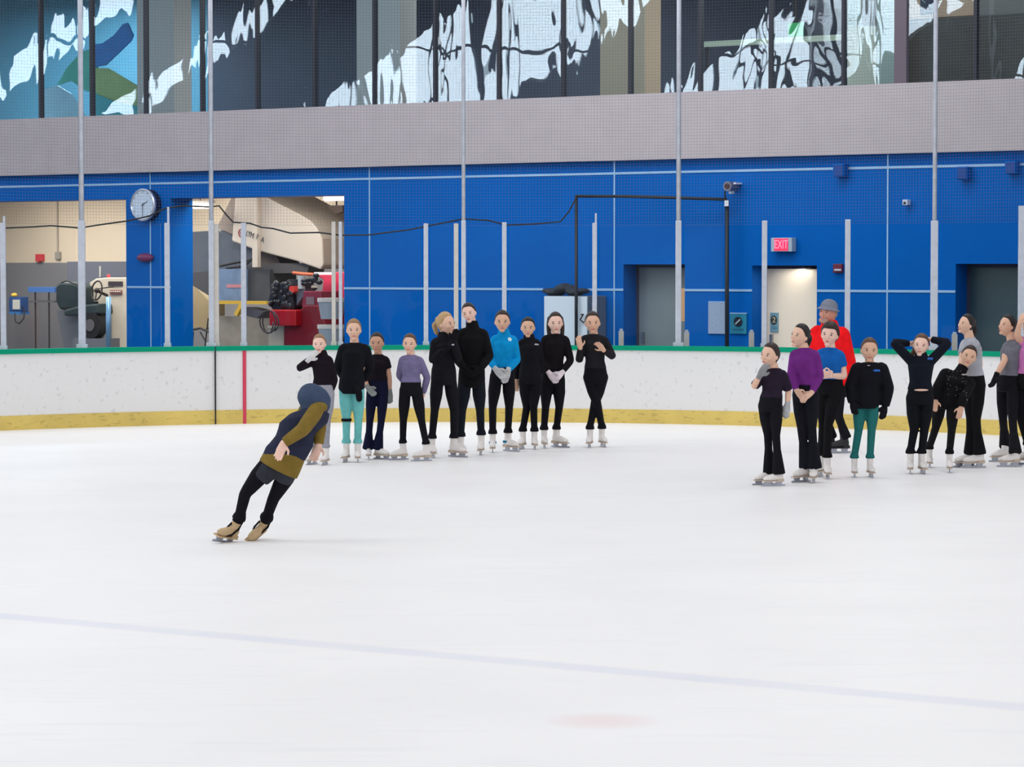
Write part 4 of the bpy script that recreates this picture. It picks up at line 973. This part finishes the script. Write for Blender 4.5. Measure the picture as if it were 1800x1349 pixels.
    return dict(root=root, top=to, body=body, D=D, S=S, H=H, SM=SM, K=K, r=r, f=f, WR=WR, EL=EL, SH=SH, up=up, anks=anks, J=J, HFm=HFm, lat=lat_s)
def patch(P, px, py, wpx, hpx, col, name='chest_logo', shape='bar', parent=None):
    o = P['top']; bv = BVHTree.FromPolygons([v.co[:] for v in o.data.vertices], [p.vertices[:] for p in o.data.polygons])
    d = ray(px, py).normalized(); hit = bv.ray_cast(CAM, d)
    if hit[0] is None: print('patch miss', name, px, py); return
    c, n = hit[0], hit[1]
    if n.dot(d) > 0: n = -n
    k = P['D'] / F; x = Vector((0, 0, 1)).cross(n); x = x.normalized() if x.length > .1 else RT; z = n.cross(x)
    b = MB(); W2, H2 = wpx * k / 2, hpx * k / 2
    if shape == 'bar':
        for i in range(4):
            a0 = -W2 + 2 * W2 * i / 4; a1 = a0 + 2 * W2 * .2; hh_ = H2 * (.6, 1, .75, .9)[i]
            b.hexa([c + x * a + z * zz + n * (.002 + dn) for zz in (-hh_, hh_) for a, dn in ((a0, .004), (a1, .004), (a1, -.004), (a0, -.004))])
        b.hexa([c + x * a + z * zz + n * (.001 + dn) for zz in (-H2 * .3, H2 * .3) for a, dn in ((-W2, .004), (W2, .004), (W2, -.004), (-W2, -.004))])
    elif shape == 'flower':
        for t in range(5): b.ell(c + x * math.cos(t * 1.257) * W2 * .55 + z * math.sin(t * 1.257) * H2 * .55, (x * W2 * .45, n * .006, z * H2 * .45), 8, 6)
    else: b.ell(c, (x * W2, n * .006, z * H2), 10, 7)
    e = b.build(name, mat('logo_%d_%d_%d' % col, col, rough=.6)); e.parent = o; return e

BK = (17, 17, 23); NV = (17, 22, 40)
# --- left group
person('girl in black top and grey leggings, hand at her neck, behind the leaning skater', (561, 587, 562, 622), -8, -5, ((550, 631), (583, 630)), ((525, 648, -.05), (588, 668)), ((543, 632, -.12), (580, 694)), ((552, 622, -.12), (578, 707)),
       (568, 690), ((553, 743), (575, 738)), ((548, 817, -25), (571, 818, -12)), top=(24, 16, 26), pants=(150, 150, 160), skn='fair', hair='lightbrown', style='bun', gloves=((206, 204, 204), (214, 214, 214)), hem='waist', collar=True)
p3 = person('girl in a black sweatshirt and teal leggings with a black knee band', (622, 560, 622, 599), 0, 4, ((598, 610), (648, 611)), ((594, 645, .05), (651, 645, .05)), ((606, 668, .2), (640, 668, .2)), ((616, 674, .2), (630, 674, .2)),
       (618, 680), ((609, 738), (630, 738)), ((607, 813, -8), (629, 813, 4)), pants=(112, 190, 188), top=(15, 16, 24), skn='light', hair='lightbrown', style='bun', hem='hip', infl=.02, top_name='sweatshirt')
b = MB(); kq = p3['K'][0]; limb(b, [kq + Vector((-.0, 0, .012)), kq + Vector((0, 0, -.02))], [.058, .056], caps=(False, False)); inparent(b.build('knee_band', cloth((16, 16, 20))), p3['root'])
b = MB(); limb(b, [p3['H'] + Vector((.06, -.11, .0)), p3['H'] + Vector((.085, -.115, -.06)), p3['H'] + Vector((.09, -.10, -.13))], [.03, .04, .035]); inparent(remeshed(b, 'tied_sleeve', cloth((15, 16, 24)), None, .009, 3), p3['root'])
p4 = person('small girl in a black T-shirt and navy flared trousers with grey fingerless gloves', (662, 584, 663, 621), -4, -6, ((647, 629), (683, 631)), ((638, 660, .05), (684, 662)), ((647, 682, -.14), (685, 690)), ((656, 692, -.16), (685, 706)),
       (664, 680), ((650, 742), (670, 742)), ((648, 808, 5), (672, 808, 55)), pants=(16, 20, 48), top=(22, 16, 26), skn='brown', hair='dark', style='bun', slv='short', gloves=((146, 150, 148), (130, 134, 132)), flare=.046, hem='waist', pant_name='trousers')
patch(p4, 664, 644, 3, 3, (200, 200, 210), 'chest_dot', 'dot') if False else None
person('small girl in a lilac long-sleeved top and black leggings, legs apart', (721, 586, 719, 622), 6, -6, ((703, 630), (743, 632)), ((702, 660, .1), (751, 664, .04)), ((714, 676, .2), (744, 692, .1)), ((722, 680, .2), (740, 700, .14)),
       (722, 684), ((709, 740), (741, 740)), ((701, 809, -60), (741, 811, -68)), top=(116, 108, 144), pants=BK, skn='light', hair='brown', style='bun', hem='waist', S=1.42)
p6 = person('girl with a blond ponytail in a black jacket, looking to the right', (781, 548, 786, 590), 18, 52, ((760, 600), (800, 598)), ((761, 634, -.02), (806, 632, -.05)), ((778, 618, -.16), (795, 600, -.18)), ((790, 612, -.18), (799, 590, -.18)),
       (780, 664), ((764, 722), (798, 722)), ((761, 805, 10), (805, 804, 52)), skn='light', hair='blond', style='pony', pony=(-.25, -.78, -.35), hem='hip', infl=.018, collar=True, S=1.63, top_name='jacket', gloves=((17, 17, 23), (17, 17, 23)))
patch(p6, 794, 606, 9, 3, (190, 190, 200))
p7 = person('tallest girl in a black zip jacket, head tilted, hands in front', (821, 532, 828, 568), 0, -12, ((807, 583), (855, 584)), ((801, 628, -.02), (860, 626, -.02)), ((816, 648, -.16), (845, 648, -.16)), ((825, 655, -.18), (834, 655, -.18)),
       (829, 668), ((812, 722), (844, 722)), ((812, 803, 14), (845, 800, -4)), top=(12, 12, 16), pants=(20, 24, 34), skn='fair', hair='dark', style='bun', hem='hip', infl=.018, collar=True, S=1.72, top_name='jacket', gloves=((12, 12, 16), (12, 12, 16)))
p8 = person('girl in a bright blue long-sleeved top with pale grey gloves', (883, 545, 883, 585), 0, 0, ((864, 594), (908, 595)), ((860, 632), (909, 633)), ((872, 650, -.17), (893, 652, -.15)), ((881, 660, -.18), (888, 668, -.18)),
       (883, 660), ((866, 716), (895, 716)), ((866, 796, 0), (899, 794, 42)), top=(0, 142, 205), pants=BK, skn='tan', hair='dark', style='bun', gloves=((196, 196, 196), (196, 196, 196)), hem='waist', collar=True, S=1.64, accent=cloth((20, 110, 150)))
patch(p8, 896, 597, 8, 8, (230, 240, 245), 'flower_logo', 'flower')
p9 = person('girl in black with crossed legs beside the bright blue top', (928, 557, 928, 594), 6, 0, ((912, 601), (949, 601)), ((909, 640, .08), (952, 640, .06)), ((907, 668, .06), (946, 664, .12)), ((907, 686, .06), (944, 676, .14)),
       (932, 664), ((926, 716, .05), (938, 716, -.03)), ((917, 790, -14), (940, 790, 4)), top=BK, pants=(14, 14, 19), skn='tan', hair='black', style='bun', hem='hip', collar=True, S=1.58)
patch(p9, 943, 606, 9, 3, (180, 190, 195))
person('girl in black with loose dark hair, white-gloved hands joined in front', (976, 548, 977, 587), -3, 4, ((953, 594), (999, 595)), ((954, 634), (1003, 634, -.02)), ((966, 657, -.17), (987, 656, -.15)), ((975, 668, -.18), (977, 666, -.18)),
       (972, 666), ((959, 716), (983, 716)), ((957, 788, 4), (985, 787, 50)), top=(18, 14, 18), pants=BK, skn='fair', hair='dark', style='long', gloves=((222, 206, 212), (226, 214, 218)), hem='hip', S=1.63)
person('girl in black with crossed legs and both hands raised, standing apart to the right', (1041, 547, 1042, 587), -4, 2, ((1021, 594), (1068, 596)), ((1018, 634, -.02), (1077, 627, 0)), ((1020, 612, -.20), (1061, 616, -.2)), ((1017, 597, -.22), (1051, 604, -.22)),
       (1047, 662), ((1051, 714, -.05), (1044, 716, .06)), ((1060, 786, 12), (1036, 787, -8)), top=(32, 32, 36), pants=BK, skn='tan', hair='dark', style='bun', hem='waist', S=1.64, hipw=.086)
# --- right group
R1 = person('small boy in a dark T-shirt at the front, gloved hand at his mouth', (1357, 602, 1351, 647), -28, -42, ((1341, 655), (1382, 656)), ((1325, 680, -.06), (1386, 688)), ((1336, 660, -.16), (1384, 712, -.02)), ((1343, 648, -.18), (1381, 730, -.04)),
       (1354, 712), ((1350, 765), (1364, 766)), ((1343, 853, -72), (1359, 855, -72)), top=(38, 28, 44), pants=BK, skn='light', hair='dark', style='crop', slv='elbow', gloves=((140, 140, 142), (176, 178, 180)), hem='waist', flare=.046, S=1.45, pant_name='trousers')
person('girl in a purple long-sleeved top and black trousers, dark ponytail, facing left', (1412, 569, 1402, 612), -32, -48, ((1391, 620), (1438, 621)), ((1391, 660, -.04), (1441, 662)), ((1400, 686, -.1), (1427, 690, -.15)), ((1409, 697, -.12), (1414, 700, -.17)),
       (1416, 692), ((1409, 752), (1427, 752)), ((1408, 848, -48), (1430, 849, -12)), top=(112, 42, 126), pants=(20, 20, 30), skn='light', hair='black', style='pony', pony=(.15, -.72, -.35), hem='waist', flare=.046, S=1.62, pant_name='trousers')
person('short-haired skater in a royal blue T-shirt behind the purple top', (1461, 566, 1456, 610), -12, -18, ((1437, 618), (1483, 622)), ((1434, 650), (1484, 662)), ((1444, 662, -.14), (1462, 661, -.17)), ((1452, 660, -.16), (1450, 658, -.18)),
       (1459, 680), ((1447, 746), (1456, 746)), ((1441, 838, -20), (1455, 842, 0)), top=(18, 96, 176), pants=(16, 16, 20), skn='fair', hair='dark', style='short', slv='short', hem='waist', S=1.62)
person('man in a bright red jacket and grey bucket hat standing behind', (1459, 528, 1452, 570), -30, -36, ((1430, 580), (1487, 583)), ((1427, 640), (1494, 640, -.02)), ((1440, 672, -.12), (1489, 676, -.08)), ((1448, 680, -.12), (1484, 688, -.1)),
       (1462, 672), ((1452, 732), (1474, 732)), ((1450, 796, -70), (1474, 797, -72)), top=(248, 24, 30), pants=(20, 20, 26), skn='ruddy', hair='brown', style='man', hem='hip', infl=.035, S=1.80, collar=True, gloves=((20, 20, 24), (20, 20, 24)), boot=blackboot, flare=.036, bulk=1.15, chest=1.12, sl_bulk=1.15, top_name='jacket', pant_name='trousers')
p = person('girl in a black sweatshirt and dark teal leggings, arms hanging', (1529, 593, 1527, 637), 0, 0, ((1502, 645), (1555, 645)), ((1495, 680, -.02), (1561, 682, 0)), ((1499, 708, -.10), (1555, 715, -.02)), ((1503, 730, -.12), (1551, 738, -.04)),
       (1523, 706), ((1509, 758), (1532, 758)), ((1502, 839, -4), (1531, 839, 4)), top=(15, 16, 24), pants=(36, 108, 106), skn='tan', hair='brown', style='bun', hem='hip', infl=.028, gloves=((18, 18, 26), (18, 18, 26)), bulk=1.12, sl_bulk=1.25, S=1.45, top_name='sweatshirt')
patch(p, 1541, 652, 13, 4.5, (30, 100, 190)); patch(p, 1527, 643, 5, 2, (170, 160, 160), 'neck_label')
p = person('girl in navy with both arms bent behind her head', (1622, 586, 1616, 627), 0, -12, ((1598, 634), (1640, 634)), ((1571, 603), (1667, 603)), ((1598, 604, .10), (1637, 597, .10)), ((1612, 606, .14), (1624, 600, .14)),
       (1617, 698), ((1607, 756), (1625, 756)), ((1600, 833, -8), (1622, 833, 4)), top=(17, 22, 34), pants=(15, 17, 24), skn='fair', hair='brown', style='pony', pony=(.4, -.5, -.6), hem='waist', infl=.014, collar=True, S=1.58, hipw=.086, top_name='jacket')
patch(p, 1634, 631, 12, 5, (44, 96, 180))
b = MB(); c = p['H'] + Vector((0, -.095, .075)); b.ell(c, (RT * .075, Vector((0, .03, 0)), Vector((0, 0, .012))), 14, 8); inparent(b.build('bare_waist', skin('fair'), smooth=True), p['root'])
p = person('girl in a black sparkly jacket bending sideways at the waist', (1709, 607, 1697, 645), -10, -4, ((1656, 652), (1712, 672)), ((1647, 682, -.05), (1694, 700, -.16)), ((1645, 704, -.08), (1690, 716, -.18)), ((1643, 720, -.10), (1686, 732, -.2)),
       (1664, 708), ((1645, 752), (1673, 756)), ((1634, 822, -5), (1669, 831, -8)), waist=(1674, 682), top=(14, 13, 16), pants=(14, 14, 18), skn='tan', hair='dark', style='bun', hem='hip', infl=.022, S=1.48, collar=True, top_name='jacket', bulk=1.12)
patch(p, 1695, 659, 12, 3, (170, 165, 160))
random.seed(11)
for _ in range(34): patch(p, random.uniform(1664, 1700), random.uniform(650, 704), 1.2, 1.2, (150, 150, 155), 'sparkle', 'dot')
person('girl with a black ponytail and light grey T-shirt, facing left behind the bending girl', (1704, 552, 1694, 588), -52, -62, ((1692, 602), (1718, 602)), ((1690, 640, -.1), (1722, 640, .06)), ((1688, 668, -.16), (1718, 666, .12)), ((1684, 680, -.2), (1716, 682, .14)),
       (1712, 676), ((1706, 736), (1716, 738)), ((1696, 822, -78), (1711, 823, -78)), top=(170, 172, 180), pants=(15, 15, 19), skn='light', hair='black', style='pony', pony=(.0, -.6, -.65), slv='short', hem='waist', S=1.66, flare=.045, vis=(1, 1), pant_name='trousers')
person('girl with a dark ponytail in a dark grey T-shirt, black glove, facing left', (1776, 553, 1766, 591), -50, -58, ((1766, 606), (1792, 606)), ((1766, 634, -.1), (1797, 640, .05)), ((1751, 661, -.16), (1795, 668, .10)), ((1743, 682, -.18), (1793, 684, .12)),
       (1772, 676), ((1763, 736), (1780, 740)), ((1758, 812, -70), (1774, 821, -80)), top=(112, 112, 122), pants=(18, 18, 24), skn='tan', hair='black', style='pony', pony=(.0, -.72, -.35), slv='short', gloves=((16, 14, 20), None), hem='waist', flare=.045, S=1.64, pant_name='trousers')
person('girl in a pink sleeveless top at the right edge of the photo', (1817, 552, 1808, 590), -40, -50, ((1794, 604), (1824, 604)), ((1788, 590, -.1), (1832, 640)), ((1792, 570, -.15), (1820, 664, -.1)), ((1796, 560, -.15), (1812, 674, -.12)),
       (1806, 672), ((1795, 738), (1812, 738)), ((1797, 817, -75), (1816, 818, -60)), top=(206, 124, 186), pants=(15, 15, 19), skn='tan', hair='black', style='bun', slv='short', hem='waist', S=1.62)
# --- coach leaning on an edge
OL = (126, 104, 46)
pc = person('skater in navy and olive tunic with grey-blue hood, leaning steeply, nearest the camera', (530, 682, 553, 704), 0, 0, ((536, 724, .10), (566, 713, -.06)), ((562, 748, .08), (532, 756, -.25)), ((560, 782, .04), (499, 779, -.27)), ((554, 800, .02), (493, 794, -.28)),
            (499, 806), ((431, 868), (481, 876)), ((392, 954, -38), (446, 949, -14)), waist=(519, 765), top=(42, 46, 66), pants=(16, 14, 22), skn='fair', style='bun', hood=True, tilt=True, S=1.66, boot=tanboot, infl=.02, hem='hip', hipw=.095, gy=955, chest=1.16, bulk=1.3, top_name='tunic', thumb=(1, 1), nosleeve=True, bk=.95)
om = cloth(OL)
b = MB(); H_, W2, SMc = pc['H'], pc['J']((520, 765)), pc['SM']
axd = (W2 - H_).normalized(); A_ = Vector((0, 0, 1)).cross(Vector((0, 1, 0))); A_ = (RT - axd * RT.dot(axd)).normalized(); B_ = A_.cross(axd)
C_ = [H_ + axd * .105, H_ + axd * .04, H_ - axd * .03, H_ - axd * .10]
ringtube(b, C_, [A_] * 4, [B_] * 4, [.145, .155, .162, .165], [.125, .13, .135, .14], 26); inparent(remeshed(b, 'skirt_band', om, None, .011, 4), pc['root'])
for i in (0, 1):
    b = MB(); a0, e0, w0 = pc['SH'][i], pc['EL'][i], pc['WR'][i]
    limb(b, [a0 + (a0 - e0).normalized() * .03, a0.lerp(e0, .5), e0, e0.lerp(w0, .5), e0.lerp(w0, .98)], [.066, .062, .056, .048, .040], caps=(True, False)); inparent(remeshed(b, 'sleeve', om, None, .009, 4), pc['root'])
b = MB()
for i in (0, 1):
    h = H_ - axd * .08 + (RT * (-.07 if i == 0 else .07)); k = pc['K'][i]; limb(b, [h, h.lerp(k, .42)], [.092, .080], caps=(True, False))
inparent(remeshed(b, 'shorts', cloth((52, 54, 62)), None, .01, 4), pc['root'])
for i in (0, 1):
    a1, a2 = pc['anks'][i]; dn = (a1 - a2).normalized(); b = MB()
    limb(b, [a2 - dn * .05, a2, a1], [.042, .046, .046], caps=(False, False)); 
    inparent(remeshed(b, 'stirrup_cuff', cloth((16, 14, 22)), None, .008, 2), pc['root'])
    G = ground(*((392, 954) if i == 0 else (446, 949))); side = (Vector((.95, .3, 0)) if i == 0 else Vector((1, .15, 0))); q = a1.lerp(G, .62); b = MB()
    b.tube([a1 + side * .042 + Vector((0, -.01, 0)), a1.lerp(G, .35) + side * .052 - Vector((0, .02, 0)), q + side * .03 - Vector((0, .045, 0)), q - Vector((0, .055, 0)) - side * .01, q - side * .045 - Vector((0, .04, 0)), a1.lerp(G, .3) - side * .055 - Vector((0, .02, 0)), a1 - side * .04], .008, 8)
    inparent(b.build('stirrup_strap', cloth((16, 14, 22)), smooth=True), pc['root'])
